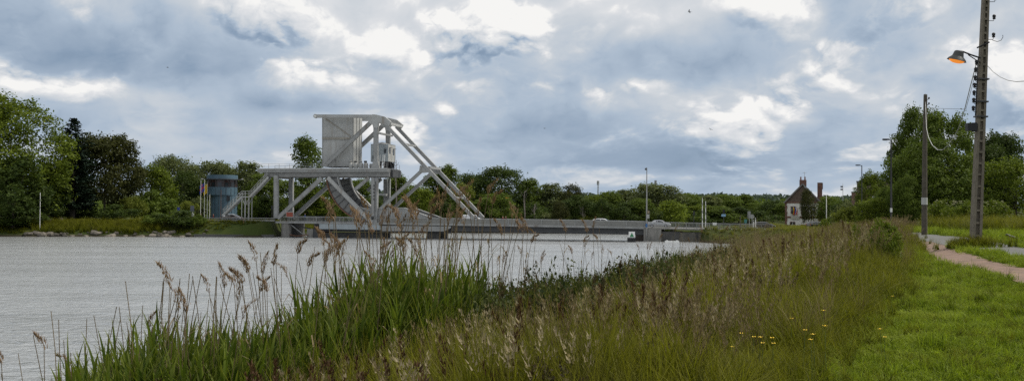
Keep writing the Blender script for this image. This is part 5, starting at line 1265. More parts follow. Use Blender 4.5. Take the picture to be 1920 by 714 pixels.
# wires
def wire(a, b, sag, label, r=.010, mat=None, n=26):
    mb = MB(); mb.tube([a.lerp(b, i/n)-Vector((0, 0, sag*4*(i/n)*(1-i/n))) for i in range(n+1)], r, 5); return tag(mb.build('overhead_wire', mat or wirem), label, 'wire', 'wires of the utility poles')
wirem = surf('wire_grey', (.20, .20, .20), .6, .1)
wt = wp+Vector((.08, 0, wh-.35))
wire(rel(1832, 112), wt, 0.0, 'pale slack cable looping from the timber pole towards the concrete pole') if False else None
mb = MB(); n = 40; A, Bq = wt, rel(1831, 118); ctrl = [(1737, 240), (1741, 258), (1748, 272), (1758, 281), (1768, 281), (1778, 272), (1788, 258), (1798, 240), (1808, 208), (1820, 160), (1831, 118)]
pp = [A]+[at(x, y, WY+(PY-WY)*((i+1)/len(ctrl))) for i, (x, y) in enumerate(ctrl)]
mb.tube(pp, .016, 6); tag(mb.build('overhead_wire', surf('cable_pale', (.42, .42, .40), .6, .1)), 'pale cable looping slackly between the timber and concrete poles', 'wire', 'wires of the utility poles')
mb = MB(); mb.tube([rel(1834, 120), at(1822, 165, 46), at(1811, 205, 49), wt+Vector((.1, 0, -.4))], .010, 5); tag(mb.build('overhead_wire', wirem), 'thin wire slanting down from the lamp arm towards the timber pole', 'wire', 'wires of the utility poles')
mb = MB(); mb.tube([rel(1838.5, 108), at(1850, 122, 42), at(1862, 135, 40.5), at(1876, 145, 39), at(1890, 151, 37.5), at(1905, 153.5, 36), at(1921, 152.5, 34.5), at(1960, 143, 32)], .013, 6); tag(mb.build('overhead_wire', MATS['cable_pale']), 'grey wire curving from the concrete pole out of the right edge', 'wire', 'wires of the utility poles')
# ================================================================== birds
def bird(px, py, Y, span, rz, bank, label, mat):
    o = thing('gull', tuple(at(px, py, Y)), label, 'bird', 'birds in the sky', rz); mb = MB()
    mb.tube([(-.22, 0, 0), (-.12, 0, .01), (.02, 0, .015), (.14, 0, .02), (.2, 0, .02), (.25, 0, .0)], [.01, .045, .06, .045, .035, .006], 8); mb.build('body', mat, o)
    for s in (-1, 1):
        mb = MB(); st = [(0, .12, .07), (.25, .15, .16), (.5, .10, .13), (.78, -.02, .10), (1.0, -.14, .02)]; V = []
        for f, x, c in st:
            y = s*(.03+span/2*f); z = .02+.16*math.sin(f*2.4)*span/2+bank*s*f; V += [(x*.6+.05, y, z), (x*.6+.05-c, y, z-.01)]
        mb.add(V, [(2*i, 2*i+2, 2*i+3, 2*i+1) for i in range(len(st)-1)]); ob = mb.build('wing', mat, o); ob.modifiers.new('thickness', 'SOLIDIFY').thickness = .012
    mb = MB(); mb.add([(-.18, -.03, 0), (-.18, .03, 0), (-.34, .06, .0), (-.34, -.06, 0)], [(0, 1, 2, 3)]); ob = mb.build('tail', mat, o); ob.modifiers.new('thickness', 'SOLIDIFY').thickness = .01
feather = surf('dark_feather', (.07, .07, .075), .8, .15, 8)
bird(1293, 23, 150, 1.25, 2.9, .15, 'gull gliding high above the right part of the bridge', feather)
bird(1021, 241, 260, 1.2, .3, .05, 'tiny bird low in the sky above the middle of the deck', feather)
bird(1333, 243, 220, 1.2, 2.2, .2, 'small bird in the sky above the twin white poles', feather)
bird(314, 127, 230, 1.2, .4, .05, 'tiny bird before the dark cloud at upper left', feather)
# blackbird on the grass
p = on_ground(1895, 455); o = thing('blackbird', tuple(p), 'black bird standing on the grass beside the track', 'bird', rz=2.9); mb = MB(); bmat = surf('black_feather', (.012, .012, .013), .5, .1, 8)
mb.tube([(-.30, 0, .14), (-.16, 0, .16), (-.05, 0, .19), (.06, 0, .23), (.12, 0, .29), (.155, 0, .30), (.18, 0, .295)], [.02, .06, .085, .075, .05, .045, .01], 10); bb = mb.build('body', bmat, o)
mb = MB(); mb.tube([(.17, 0, .295), (.23, 0, .285)], [.014, .003], 6); mb.build('beak', black, o)
for s in (-1, 1): mb = MB(); mb.tube([(0, s*.03, .14), (.01, s*.035, 0), (.05, s*.035, .002)], .008, 5); mb.build('leg', black, o)
# white litter on the track edge
p = on_ground(1796, 449.5); mb = MB(); mb.lathe((0, 0, 0), [(0, 0), (.05, .01), (.06, .04), (.03, .08), (0, .085)], 9); tag(mb.build('paper_litter', white, loc=p), 'scrap of white litter lying beside the cycle track', 'litter')
# ================================================================== grasses and reeds
def ribbon_blades(base, az, lean, H, W, segs=3, curl=1.0, rnd=None, lift=None):
    """many blades at once: returns V, F (quads), h (per vertex), r (per vertex)"""
    n = len(H); t = np.linspace(0, 1, segs+1)
    dx, dy = np.cos(az), np.sin(az); V = np.zeros((n, segs+1, 2, 3)); hv = np.zeros((n, segs+1, 2))
    sx, sy = -dy, dx
    for i, s in enumerate(t):
        out = lean*H*(s**(1+curl)); z = H*s*np.sqrt(np.maximum(.05, 1-(lean*s**curl*.8)**2)); w = W*(1-s**1.6)*.5+.0004
        cx, cy = base[:, 0]+dx*out, base[:, 1]+dy*out; cz = (base[:, 2] if base.shape[1] > 2 else 0)+z
        for j, sg in enumerate((-1, 1)):
            V[:, i, j, 0] = cx+sg*sx*w; V[:, i, j, 1] = cy+sg*sy*w; V[:, i, j, 2] = cz; hv[:, i, j] = s
    idx = np.arange(n*(segs+1)*2).reshape(n, segs+1, 2)
    F = np.stack([idx[:, :-1, 0], idx[:, :-1, 1], idx[:, 1:, 1], idx[:, 1:, 0]], -1).reshape(-1, 4)
    r = np.repeat(rng.uniform(0, 1, n) if rnd is None else rnd, (segs+1)*2)
    return V.reshape(-1, 3), F, hv.ravel(), r
def join(parts):
    V = []; F = []; h = []; r = []; b = 0
    for v, f, hh, rr in parts: V.append(v); F.append(f+b); h.append(hh); r.append(rr); b += len(v)
    return np.concatenate(V), np.concatenate(F), np.concatenate(h), np.concatenate(r)
def disc(n, rad): a = rng.uniform(0, 6.283, n); q = rad*np.sqrt(rng.uniform(0, 1, n)); return np.stack([q*np.cos(a), q*np.sin(a)], 1)
def vmesh(name, parts, mat):
    V, F, h, r = join(parts); return mesh_np(name, V, F, mat, {'h': ('POINT', h), 'r': ('POINT', r)})
HIDE = {}
def variants(key, meshes):
    c = bpy.data.collections.new(key)
    for i, m in enumerate(meshes): ob = bpy.data.objects.new('%s_%02d' % (key, i), m); c.objects.link(ob)
    HIDE[key] = (c, len(meshes)); return c
def scatter(name, key, P, rot, scl, label, cat):
    c, nv = HIDE[key]; n = len(P); me = bpy.data.meshes.new(name); me.vertices.add(n); me.vertices.foreach_set('co', np.asarray(P, np.float32).ravel())
    a = me.attributes.new('rot', 'FLOAT_VECTOR', 'POINT'); a.data.foreach_set('vector', np.asarray(rot, np.float32).ravel())
    a = me.attributes.new('scl', 'FLOAT_VECTOR', 'POINT'); a.data.foreach_set('vector', np.asarray(scl, np.float32).ravel())
    a = me.attributes.new('pick', 'INT', 'POINT'); a.data.foreach_set('value', rng.integers(0, nv, n).astype(np.int32))
    o = mobj(name, me); ng = bpy.data.node_groups.new(name, 'GeometryNodeTree')
    ng.interface.new_socket('Geometry', in_out='INPUT', socket_type='NodeSocketGeometry'); ng.interface.new_socket('Geometry', in_out='OUTPUT', socket_type='NodeSocketGeometry')
    N = ng.nodes; gi = N.new('NodeGroupInput'); go = N.new('NodeGroupOutput'); ci = N.new('GeometryNodeCollectionInfo'); ci.inputs['Collection'].default_value = c; ci.inputs['Separate Children'].default_value = True; ci.inputs['Reset Children'].default_value = True
    ip = N.new('GeometryNodeInstanceOnPoints'); ip.inputs['Pick Instance'].default_value = True
    def na(nm, typ): q = N.new('GeometryNodeInputNamedAttribute'); q.data_type = typ; q.inputs['Name'].default_value = nm; return q.outputs['Attribute']
    e2r = N.new('FunctionNodeEulerToRotation'); L = ng.links
    L.new(na('rot', 'FLOAT_VECTOR'), e2r.inputs[0]); L.new(e2r.outputs[0], ip.inputs['Rotation']); L.new(na('scl', 'FLOAT_VECTOR'), ip.inputs['Scale']); L.new(na('pick', 'INT'), ip.inputs['Instance Index'])
    L.new(gi.outputs[0], ip.inputs['Points']); L.new(ci.outputs[0], ip.inputs['Instance']); L.new(ip.outputs[0], go.inputs[0])
    md = o.modifiers.new('scatter', 'NODES'); md.node_group = ng
    return tag(o, label, cat, kind='stuff')
def rots(n, tilt=.12): return np.stack([rng.normal(0, tilt, n), rng.normal(0, tilt, n), rng.uniform(0, 6.283, n)], 1)
M_tall = foliage('meadow_blade', (.014, .024, .003), (.195, .222, .012), tip=(.245, .232, .026), trans=.4, patch=(.095, .090, .026), patch_scale=.35, patch_lo=.55, patch_hi=.8, objvar=.55)
M_lawn = foliage('lawn_blade', (.036, .064, .005), (.250, .345, .016), tip=(.310, .385, .034), trans=.4, patch=(.265, .310, .045), patch_scale=.6, patch_lo=.48, patch_hi=.7, objvar=.5)
M_dry = foliage('dry_straw', (.130, .095, .050), (.300, .235, .140), trans=.25, objvar=.25)
M_head = foliage('seed_head', (.085, .062, .030), (.250, .195, .110), trans=.3, objvar=.3)
M_reed = foliage('reed_leaf', (.022, .044, .005), (.125, .175, .018), tip=(.175, .195, .032), trans=.4, objvar=.45, patch=(.17, .145, .055), patch_scale=2.2, patch_lo=.58, patch_hi=.75)
M_bram = foliage('bramble_leaf', (.022, .036, .010), (.100, .112, .030), trans=.3, objvar=.3)
# --- tall grass tufts
def tuft(n, rad, h0, h1, w, lean=.55, mat=M_tall, dry=.0):
    b = disc(n, rad); az = rng.uniform(0, 6.283, n)+0; H = rng.uniform(h0, h1, n)
    return vmesh('tuft', [ribbon_blades(b, az, rng.uniform(.1, lean, n), H, np.full(n, w)*rng.uniform(.7, 1.3, n), 3, 1.2)], mat)
variants('tall_grass', [tuft(30, rng.uniform(.06, .12), .3, rng.uniform(.7, 1.0), .013, .7) for _ in range(12)])
variants('lawn_grass', [tuft(46, .11, .04, .15, .0075, 1.1, M_lawn) for _ in range(8)])
variants('straw_grass', [tuft(22, .10, .5, .95, .005, .5, M_dry) for _ in range(5)])
# --- seed grass: thin stems with a feathery brown head
def seedgrass(n, rad, h0, h1, mat=None, fat=1.0, m=26):
    parts = []; b = disc(n, rad); az = rng.uniform(0, 6.283, n); H = rng.uniform(h0, h1, n); lean = rng.uniform(.08, .35, n)
    parts.append(ribbon_blades(b, az, lean, H, np.full(n, .005), 4, 1.3, rnd=rng.uniform(.0, .5, n)))
    for i in range(n):
        s = rng.uniform(.78, 1.03, m); out = lean[i]*H[i]*s**2.3; z = H[i]*s*np.sqrt(1-(lean[i]*s**1.3*.8)**2)
        spread = fat*(.035*(1.05-s)/.27+.006); a = rng.uniform(0, 6.283, m)
        q = np.stack([b[i, 0]+math.cos(az[i])*out+np.cos(a)*spread*rng.uniform(.2, 1, m), b[i, 1]+math.sin(az[i])*out+np.sin(a)*spread*rng.uniform(.2, 1, m), z], 1)
        parts.append(ribbon_blades(q, a, np.full(m, .5), np.full(m, .042), np.full(m, .011*fat), 1, 1.0, rnd=rng.uniform(.2, 1, m)))
    return vmesh('seed_stems', parts, mat or M_head)
variants('seed_grass', [seedgrass(9, .16, .75, 1.12) for _ in range(8)])
M_dock = foliage('dock_head', (.040, .022, .012), (.125, .072, .036), trans=.2, objvar=.3)
M_pale = foliage('pale_panicle', (.170, .140, .085), (.400, .335, .215), trans=.3, objvar=.3)
variants('dock', [seedgrass(2, .08, .9, 1.25, M_dock, 1.5, 60) for _ in range(6)])
variants('pale_panicle', [seedgrass(3, .12, .9, 1.3, M_pale, 1.35, 34) for _ in range(6)])
# --- green reed clumps
def reed(nst, rad, h0, h1, leafl=.58, leafw=.042, nl=11):
    parts = []; b = disc(nst, rad)
    for i in range(nst):
        H = rng.uniform(h0, h1); az = rng.uniform(0, 6.283); ln = rng.uniform(.03, .16)
        parts.append(ribbon_blades(b[i:i+1], np.array([az]), np.array([ln]), np.array([H]), np.array([.012]), 4, 1.0, rnd=np.array([.3])))
        s = np.linspace(.22, .98, nl)+rng.uniform(-.03, .03, nl); out = ln*H*s**2
        q = np.stack([b[i, 0]+math.cos(az)*out, b[i, 1]+math.sin(az)*out, H*s*.99], 1)
        a = az+np.arange(nl)*2.6+rng.normal(0, .5, nl)
        L = leafl*rng.uniform(.65, 1.15, nl)*(1.1-.5*np.abs(s-.6))
        parts.append(ribbon_blades(q, a, rng.uniform(.35, .95, nl)*(1.15-.55*s), L, leafw*rng.uniform(.7, 1.2, nl), 5, .9, rnd=rng.uniform(0, 1, nl)))
    return vmesh('reeds', parts, M_reed)
variants('green_reed', [reed(6, .22, 1.75, 2.35) for _ in range(8)])
# --- bramble / nettle clumps with small leaves
def bramble(n, Rr, H):
    D = rng.normal(size=(n, 3)); D /= np.linalg.norm(D, axis=1, keepdims=True); D[:, 2] = np.abs(D[:, 2])
    C = D*np.array([Rr, Rr, H])*rng.uniform(.55, 1.05, (n, 1)); V, F = quads(C, D+rng.normal(size=(n, 3))*.6, .048)
    r = np.repeat(rng.uniform(0, 1, n), 4); p = [(V, F, np.zeros(len(V)), r)]
    k = 14; a = rng.uniform(0, 6.283, k); p.append(ribbon_blades(np.zeros((k, 2)), a, rng.uniform(.3, .9, k), rng.uniform(.8, 1.35, k)*H, np.full(k, .012), 5, 1.0, rnd=np.zeros(k)))
    return vmesh('bramble', p, M_bram)
variants('bramble_mass', [bramble(800, .55, .75) for _ in range(6)])
def leafy(n=70):
    parts = []; k = 5; b = disc(k, .14); az = rng.uniform(0, 6.283, k); H = rng.uniform(.6, 1.0, k); ln = rng.uniform(.05, .35, k)
    parts.append(ribbon_blades(b, az, ln, H, np.full(k, .010), 4, 1.2, rnd=np.full(k, .1)))
    for i in range(k):
        m = 44; t = rng.uniform(.2, 1.0, m); out = ln[i]*H[i]*t**2.2; c = np.stack([b[i, 0]+math.cos(az[i])*out, b[i, 1]+math.sin(az[i])*out, H[i]*t*.97], 1)+rng.normal(size=(m, 3))*np.array([.07, .07, .03])*(1.2-t)[:, None]
        V, F = quads(c, rng.normal(size=(m, 3))*.7+np.array([0, 0, .8]), .050); parts.append((V, F, np.repeat(t, 4), np.repeat(rng.uniform(0, 1, m), 4)))
        m = 12; t = rng.uniform(.85, 1.05, m); out = ln[i]*H[i]*t**2.2; c = np.stack([b[i, 0]+math.cos(az[i])*out, b[i, 1]+math.sin(az[i])*out, H[i]*t], 1)+rng.normal(size=(m, 3))*.018
        V, F = quads(c, rng.normal(size=(m, 3)), .03); parts.append((V, F, np.ones(len(V)), np.ones(len(V))))
    return vmesh('weed', parts, M_weed)
M_weed = foliage('weed_leaf', (.026, .034, .010), (.105, .120, .034), tip=(.130, .095, .055), trans=.3, objvar=.6)
variants('leafy_weed', [leafy() for _ in range(8)])
def col_px(P3): return proj(P3)
def cloud(n, x0, x1, y0, y1): return np.stack([rng.uniform(x0, x1, n), rng.uniform(y0, y1, n)], 1)
def in_view(P, m=60):
    q = proj(np.column_stack([P, gz(P)+.5])); return (q[:, 0] > -m) & (q[:, 0] < 1920+m)
def s_near(P): return ((P[:, 0]+11.8)-.313*P[:, 1])/1.0478
# ---- meadow: between shore and mown edge
def meadow(n, y0, y1, smin, power=1.0):
    Y = y0*(y1/y0)**(rng.uniform(0, 1, n)**power); ed = np.interp(Y, EDGE[:, 1], EDGE[:, 0]); sh = -11.8+.313*Y+smin*1.0478
    X = sh+(ed-sh)*rng.uniform(0, 1, n); P = np.stack([X, Y], 1); return P[in_view(P) & (right_of_edge(P) < .1*np.sin(P[:, 1]*3))]
def put(name, key, P, s0, s1, label, cat, tilt=.12, hs=None):
    z = gz(P); s = rng.uniform(s0, s1, len(P)); sz = s if hs is None else s*hs
    scatter(name, key, np.column_stack([P, z-.02]), rots(len(P), tilt), np.stack([s, s, sz], 1), label, cat)
P = meadow(20000, 6.0, 120, 3.0); far = np.clip(P[:, 1]/30, 1, 2.2)
d_e = -right_of_edge(P)
hs = (np.clip(.5+d_e/2.5, .5, 1.15))*(1+.38*wob(P, 1.1)+.18*wob(P, 3.1, 2.0))
put('meadow_grass', 'tall_grass', P, .85, 1.3, 'tall green meadow grass on the near bank', 'grass', .14, hs)
P = meadow(2300, 6.5, 110, 4.5); P = P[(wob(P, .55, 2.0)+.5*rng.normal(size=len(P))+.035*(P[:, 1]-22) > .05) & (-right_of_edge(P) > .8+.8*np.sin(P[:, 1]))]
put('seed_grass', 'seed_grass', P, .85, 1.25, 'brown seed heads standing above the meadow grass', 'grass', .10)
P = meadow(330, 8, 60, 5.0); P = P[-right_of_edge(P) > 1.5]; put('dock_plants', 'dock', P, .8, 1.2, 'dark brown dock stems standing among the grasses', 'weeds', .12)
P = meadow(420, 8, 60, 4.0); P = P[-right_of_edge(P) > 1.0]; put('pale_grass', 'pale_panicle', P, .8, 1.15, 'pale feathery grass heads scattered over the meadow', 'grass', .16)
P = meadow(1500, 8, 90, 3.5); P = P[wob(P, .4, 1.0) > .1]
put('straw', 'straw_grass', P, .8, 1.2, 'dry straw stems among the meadow grass', 'grass', .15)
# ---- green reeds along the shore, tallest in the clump right of centre
def reed_pts(n, Y0, Y1, s0, s1):
    Y = Y0*(Y1/Y0)**rng.uniform(0, 1, n); s = rng.uniform(s0, s1, n); X = -11.8+.313*Y+s*1.0478; return np.stack([X, Y], 1)
PROF = [(-50, 760), (120, 720), (160, 690), (200, 640), (250, 612), (300, 604), (360, 590), (430, 604), (500, 606), (545, 590), (600, 540), (650, 515), (700, 482), (760, 498), (820, 484), (880, 500), (930, 540), (1000, 560), (1100, 560), (1300, 520), (1500, 470)]
PX_, PYY = np.array(PROF).T
def fit_height(P, base_h, jitter=.10):
    """height of each plant from the outline of the reed bed as seen at its own distance"""
    z = gz(P); q = proj(np.column_stack([P, z])); ty = np.interp(q[:, 0], PX_, PYY); zt = EYE-(ty-(400.5+(q[:, 0]-960)*math.tan(ROLL)))/FPX*P[:, 1]
    return np.clip((zt-z)/base_h*.80*(1+rng.normal(0, jitter, len(P))), .3, 1.3)
P = np.concatenate([reed_pts(560, 9.5, 24, .6, 5.2), reed_pts(330, 14, 24, 2.5, 5.6), reed_pts(380, 9.5, 15, 1.0, 5.4)]); q = proj(np.column_stack([P, gz(P)])); P = P[(q[:, 0] > -40) & (q[:, 0] < 960)]
hs = fit_height(P, 2.3); k = hs > .4; P, hs = P[k], hs[k]; z = gz(P)
scatter('reed_bed', 'green_reed', np.column_stack([P, z-.05]), rots(len(P), .10), np.stack([np.clip(hs, .7, 1.1)*1.05, np.clip(hs, .7, 1.1)*1.05, hs], 1), 'bed of green reeds along the near shore', 'reeds')
P = reed_pts(260, 24, 130, .3, 4.5); z = gz(P); s = rng.uniform(.7, 1.0, len(P)); scatter('shore_reeds', 'green_reed', np.column_stack([P, z-.05]), rots(len(P), .1), np.stack([s, s, s*.85], 1), 'thin green reeds further along the near shore', 'reeds')
# ---- brambles and tall weeds right of the reed clump
P = []
for i in range(900):
    px = rng.uniform(860, 1500); Y = rng.uniform(15, 48); v = ray(px, 402); P.append((v.x*Y, Y))
P = np.array(P); s_ = s_near(P); P = P[(s_ > 2.6) & (s_ < 8.0)]
PROF2 = np.array([(840, 500), (900, 512), (960, 500), (1000, 515), (1060, 520), (1130, 512), (1190, 492), (1260, 480), (1330, 474), (1400, 466), (1500, 455)], float)
def fit2(P, jit):
    z = gz(P); q = proj(np.column_stack([P, z])); ty = np.interp(q[:, 0], PROF2[:, 0], PROF2[:, 1]); zt = EYE-(ty-(400.5+(q[:, 0]-960)*math.tan(ROLL)))/FPX*P[:, 1]
    return np.clip((zt-z)*(1+rng.normal(0, jit, len(P))), .45, 2.1)
h = fit2(P, .13); s = rng.uniform(.8, 1.3, len(P)); k = rng.uniform(0, 1, len(P)) < .62
scatter('bramble_thicket', 'bramble_mass', np.column_stack([P, gz(P)])[k], rots(len(P), .12)[k], np.stack([s, s, h/.86], 1)[k], 'dark bramble thicket on the bank beside the reeds', 'brambles')
k = ~k
scatter('tall_weeds', 'leafy_weed', np.column_stack([P, gz(P)])[k], rots(len(P), .12)[k], np.stack([s, s, h*1.02], 1)[k], 'leafy weeds and dead brown stems standing in the thicket', 'weeds')
P = meadow(1100, 8, 70, 5.0); P = P[(wob(P, .7, 4.0)+.5*rng.normal(size=len(P)) > .1) & (-right_of_edge(P) > 1.2)]; s = rng.uniform(.75, 1.15, len(P))
scatter('meadow_weeds', 'leafy_weed', np.column_stack([P, gz(P)]), rots(len(P), .15), np.stack([s*.8, s*.8, s], 1), 'scattered leafy weeds in the meadow', 'weeds')
P = reed_pts(420, 10, 26, 1.5, 6.0); q = proj(np.column_stack([P, gz(P)])); P = P[(q[:, 0] > 60) & (q[:, 0] < 1000)]; h = fit_height(P, 1.0, .2)
scatter('dead_reeds', 'straw_grass', np.column_stack([P, gz(P)]), rots(len(P), .12), np.stack([np.full(len(P), 1.6), np.full(len(P), 1.6), np.clip(h*1.15, .8, 3)], 1), 'dead straw coloured reed stems among the green reeds', 'reeds')
P = []
for i in range(260):
    px = rng.uniform(1215, 1470); Y = rng.uniform(44, 70); v = ray(px, 402); P.append((v.x*Y, Y))
P = np.array(P); s_ = s_near(P); P = P[(s_ > -.2) & (s_ < 7.5)]; n_ = len(P)
scatter('shore_straw', 'straw_grass', np.column_stack([P, gz(P)]), rots(n_, .07), np.stack([np.full(n_, 1.5), np.full(n_, 1.5), rng.uniform(1.6, 3.0, n_)], 1), 'dead brown reed stems on the shore before the right abutment', 'reeds')
# ---- grassy slope by the right abutment and grasses on the left bank
P = cloud(9000, 20, 75, 110, 262); dd = land_dist(P); u_, w_ = buv(P); P = P[(dd > .2) & (right_of_edge(P) < 3) & in_view(P) & ~((w_ > -1) & (w_ < WID+1))]; P = P[:5200]; s = rng.uniform(1.3, 2.2, len(P))
scatter('rough_grass', 'tall_grass', np.column_stack([P, gz(P)]), rots(len(P)), np.stack([s*1.6, s*1.6, s*.42], 1), 'rough grass on the bank before the right abutment', 'grass')
P = cloud(16000, -125, -45, 205, 262); dd = land_dist(P); u_, w_ = buv(P); P = P[(dd > .8) & (dd < 22) & ~((w_ > -1.5) & (w_ < WID+1))]; q = proj(np.column_stack([P, gz(P)])); hs = np.where((q[:, 0] > 60) & (q[:, 0] < 300) & (land_dist(P) < 9), 1.25, .35)
s = rng.uniform(1.2, 1.8, len(P)); scatter('bank_grass', 'tall_grass', np.column_stack([P, gz(P)]), rots(len(P)), np.stack([s*1.5, s*1.5, s*hs], 1), 'long pale grass on the left bank mound', 'grass')
# ---- lawn
def lawn(n, y0, y1):
    Y = y0*(y1/y0)**rng.uniform(0, 1, n); ed = np.interp(Y, EDGE[:, 1], EDGE[:, 0]); xr = Y*.52+2; X = ed-.25+(xr-ed+.25)*rng.uniform(0, 1, n); P = np.stack([X, Y], 1)
    return P[(xr > ed)[:] & (near_line(P, path_a) > .66+.08*rng.normal(size=n)) & (near_line(P, track_a) > 1.0)]
P = lawn(20000, 8.5, 90); cl = 1+1.1*np.clip(wob(P, 3.1)+.9*wob(P, 7.0, 1.0), -.75, 1.3); s = rng.uniform(.8, 1.35, len(P))*np.clip(P[:, 1]/22, 1, 2.2)
scatter('lawn', 'lawn_grass', np.column_stack([P, gz(P)-.01]), rots(len(P), .35), np.stack([s, s, s*cl*.72], 1), 'mown green lawn beside the footpath', 'grass')
P = lawn(5200, 8.5, 60); P = P[(wob(P, 2.3, 3.0)+.8*wob(P, 5.5) > .25)]; s = rng.uniform(.20, .36, len(P))
scatter('clippings', 'tall_grass', np.column_stack([P, gz(P)+.02]), rots(len(P), .9), np.stack([s*1.5, s*1.5, s], 1), 'loose cut grass lying in clumps on the lawn', 'grass')
# clumps of longer grass left by the mower along the meadow edge, tuft at the concrete pole, tall grass behind the track
P = []
for i in range(900):
    Y = 9*(60/9)**rng.uniform(0, 1); P.append((np.interp(Y, EDGE[:, 1], EDGE[:, 0])+rng.normal(.0, .28), Y))
P = np.array(P); s = rng.uniform(.35, .6, len(P)); scatter('edge_grass', 'tall_grass', np.column_stack([P, gz(P)-.02]), rots(len(P), .35), np.stack([s*1.3, s*1.3, s], 1), 'ragged grass along the edge of the mown strip', 'grass')
P = np.column_stack([pb_.x-.1+rng.normal(0, .48, 110), pb_.y-.1+rng.normal(0, .28, 110)]); s = rng.uniform(.5, .85, len(P)); scatter('pole_tuft', 'tall_grass', np.column_stack([P, gz(P)]), rots(len(P), .25), np.stack([s*1.3, s*1.3, s*.85], 1), 'tuft of dark grass round the foot of the concrete pole', 'grass')
P = []
for i in range(1800):
    px = rng.uniform(1690, 1960); Y = rng.uniform(58, 92); v = ray(px, 402); P.append((v.x*Y, Y))
P = np.array(P); P = P[(near_line(P, track_a) > 2.2+rng.uniform(0, 1.5, len(P))) & (near_line(P, path_a) > 2)]
k = P[:, 0] > np.interp(P[:, 1], track_a[np.argsort(track_a[:, 1])][:, 1], track_a[np.argsort(track_a[:, 1])][:, 0]); P = P[k]; s = rng.uniform(1.3, 2.0, len(P))
scatter('verge_grass', 'tall_grass', np.column_stack([P, gz(P)]), rots(len(P)), np.stack([s, s, s*.8], 1), 'tall bright grass on the verge behind the track', 'grass')
# ---- dry reed stalks with plumes: each one a plant of its own
def dry_stem(H, bend, seed):
    r_ = random.Random(seed); mb = MB(); n = 7; pts = [Vector((bend*H*(i/n)**2, .03*math.sin(i*1.3+seed), H*(i/n))) for i in range(n+1)]
    mb.tube(pts, [.0090-.0045*i/n for i in range(n+1)], 5)
    for k in range(3):
        f = r_.uniform(.25, .8); p = Vector((bend*H*f*f, 0, H*f)); a = r_.uniform(0, 6.28); L = r_.uniform(.25, .5); d = Vector((math.cos(a), math.sin(a), 0)); w = Vector((-d.y, d.x, 0))*.008
        q = [p, p+d*L*.45+Vector((0, 0, L*.35)), p+d*L*.9+Vector((0, 0, L*.12))]
        mb.add([q[0]-w, q[0]+w, q[1]+w, q[1]-w, q[2]+w*.2, q[2]-w*.2], [(0, 1, 2, 3), (3, 2, 4, 5)])
    me = mb.mesh('stem', M_dry); a = me.attributes.new('r', 'FLOAT', 'POINT'); a.data.foreach_set('value', [.45+.3*math.sin(seed)]*len(me.vertices)); return me, pts[-1]
def plume(tip, L, droop, seed, n=95):
    g = np.random.default_rng(seed); s = g.uniform(0, 1, n); dirn = math.copysign(1, droop)
    cx = tip.x+dirn*abs(droop)*L*s**1.8; cz = tip.z-L*.12+L*(s-.55*abs(droop)*s**2.2)
    sp = .052*np.sin(np.clip(s*.9+.12, 0, 1)*math.pi)+.006
    base = np.stack([cx+g.normal(size=n)*sp*.45, tip.y+g.normal(size=n)*sp*.45, cz], 1)
    a = np.where(dirn > 0, 0, math.pi)+g.normal(0, .9, n); H = g.uniform(.04, .09, n); V, F, h, r = ribbon_blades(base, a, g.uniform(.4, .95, n), H, np.full(n, .011), 2, .8, rnd=g.uniform(.1, 1, n))
    return mesh_np('plume', V, F, M_plume, {'r': ('POINT', r), 'h': ('POINT', h)})
M_plume = foliage('reed_plume', (.120, .072, .040), (.300, .205, .125), trans=.35, objvar=.3)
DR = []
for i in range(10):
    H = 3.0; bend = random.uniform(-.10, .12); st, tip = dry_stem(H, bend, i); DR.append((st, plume(tip, random.uniform(.28, .42), random.choice([-1, 1])*random.uniform(.15, .65), i+50, n=random.choice([60, 95, 120])), H))
DR2 = [dry_stem(3.0, random.uniform(-.12, .12), 40+i)[0] for i in range(4)]
TOPS = [(40, 120, 700, 640, 5), (120, 250, 680, 560, 16), (250, 420, 610, 500, 44), (420, 500, 600, 520, 12), (495, 560, 545, 455, 14), (560, 640, 520, 440, 20), (640, 720, 480, 395, 24), (720, 800, 470, 380, 26), (790, 930, 450, 362, 36), (930, 1010, 500, 420, 14), (1010, 1130, 500, 420, 14), (1130, 1240, 500, 440, 8), (1240, 1440, 480, 425, 30)]
cnt = 0
for x0, x1, t0, t1, n in TOPS:
    for j in range(n):
        px = random.uniform(x0, x1); top = t1+(t0-t1)*random.random()**1.1; s = random.uniform(2.6, 5.6); den = 1586-px; Y = 2000*(11.8-1.0478*s)/den if den > 50 else 40
        Y = min(max(Y, 10.5), 48); p = foot(px, Y); H = at(px, top, Y).z-p.z
        if H < .9: continue
        H = min(H, 4.2); cnt += 1
        st, pl, h0 = DR[random.randrange(10)]; bare = random.random() < (.82 if px < 420 else .5)
        o = mobj('dry_reed', DR2[random.randrange(4)] if bare else st, None, tuple(p-Vector((0, 0, .05))), random.uniform(-.6, .6) if random.random() < .6 else random.uniform(2.5, 3.7)); k = H/h0; o.scale = (max(.75, min(k, 1.15)),)*2+(k,); o.rotation_euler[0] = random.gauss(0, .05); o.rotation_euler[1] = random.gauss(0, .07)
        zone = 'rising at the far left of the reed bed' if x1 <= 250 else 'above the low left part of the reed bed' if x1 <= 500 else 'before the left pier of the bridge' if x1 <= 640 else 'in front of the curved girder' if x1 <= 800 else 'in front of the white van' if x1 <= 930 else 'above the bramble thicket' if x1 <= 1240 else 'on the shore before the right abutment'
        tag(o, ('bare dry reed stalk ' if bare else 'tan plumed dry reed ')+zone, 'reed', 'dry reeds '+zone)
        if not bare: mobj('plume', pl, o)
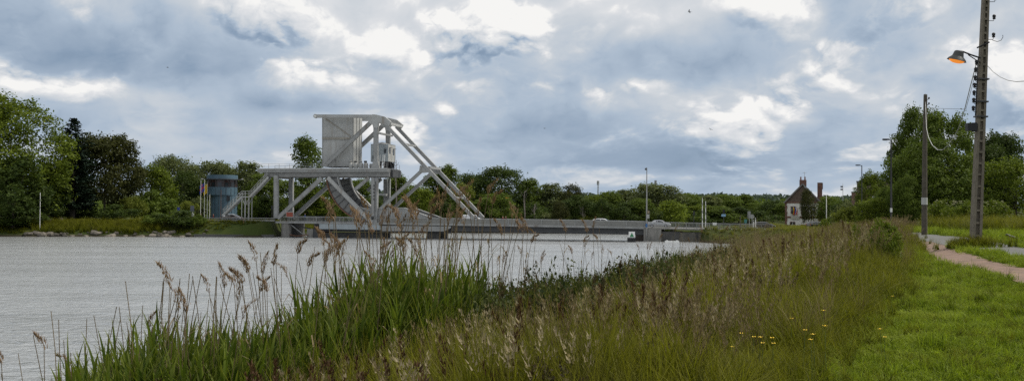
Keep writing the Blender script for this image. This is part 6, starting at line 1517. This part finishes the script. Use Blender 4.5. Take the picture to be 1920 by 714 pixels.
# ---- buttercups
pet = surf('buttercup_yellow', (.75, .50, .02), .5, .05); stemg = surf('flower_stem', (.06, .10, .02), .7, .1)
mb = MB(); mb.tube([(0, 0, 0), (.02, .01, .3), (.03, .0, .55)], [.003, .0025, .002], 4); sme = mb.mesh('stem', stemg); mb = MB()
for k in range(5):
    t = k*1.2566; d = Vector((math.cos(t), math.sin(t), 0)); w = Vector((-d.y, d.x, 0)); c = Vector((.03, 0, .55)); mb.add([c, c+d*.016+w*.012+Vector((0, 0, .006)), c+d*.030+Vector((0, 0, .014)), c+d*.016-w*.012+Vector((0, 0, .006))], [(0, 1, 2, 3)])
pme = mb.mesh('petals', pet)
for i, (px, py) in enumerate([(1333, 646), (1318, 653), (1333, 664), (1344, 653), (1390, 681), (1411, 676), (1421, 692), (1433, 694), (1445, 694), (1453, 700), (1506, 663), (1527, 676), (1552, 682), (1522, 697), (1674, 548), (1655, 632), (1662, 640), (1544, 621), (1480, 640), (1375, 700)]):
    p = on_ground(px, min(py+52, 740)); o = thing('buttercup', tuple(p), 'yellow buttercup '+('at the edge of the mown lawn' if px > 1600 else 'low in the meadow at the bottom of the picture'), 'flower', 'buttercups '+('at the lawn edge' if px > 1600 else 'in the meadow'), random.uniform(0, 6)); s = random.uniform(.85, 1.15)*(1 if px < 1600 else .7); o.scale = (.95, .95, s); mobj('stem', sme, o); mobj('petals', pme, o)
# ---- elder bushes with creamy blossom
blo = blossom_mesh(3.4, 2.5, 110, 5)
for px, top, Y, w, lb in ((1772, 372, 84, 74, 'blossoming elder bush just right of the timber pole'), (1812, 374, 80, 84, 'blossoming elder bush behind the concrete pole'), (1862, 374, 78, 80, 'blossoming elder bush right of the concrete pole'), (1744, 388, 90, 50, 'small blossoming elder bush behind the timber pole')):
    o = T_('elder', px, top, Y, w, lb, 'elder_bush', 'elder bushes behind the track', cat='bush'); mobj('blossom', blo, o)
blo2 = blossom_mesh(3.4, 2.5, 34, 6)
for px, top, Y, w, lb in ((1652, 408, 30, 80, 'low elder bush with flat flower heads at the end of the footpath'), (1608, 420, 36, 60, 'smaller elder bush left of the one at the path end'), (1552, 408, 130, 40, 'pale flowering bush below the pale lamp post'), (1590, 415, 90, 70, 'green bush on the bank between house and footpath')):
    o = T_('elder' if px != 1590 else 'bush_y', px, top, Y, w, lb, 'elder_bush', 'elder bushes along the near bank', cat='bush')
    if px != 1590: mobj('blossom', blo2, o)
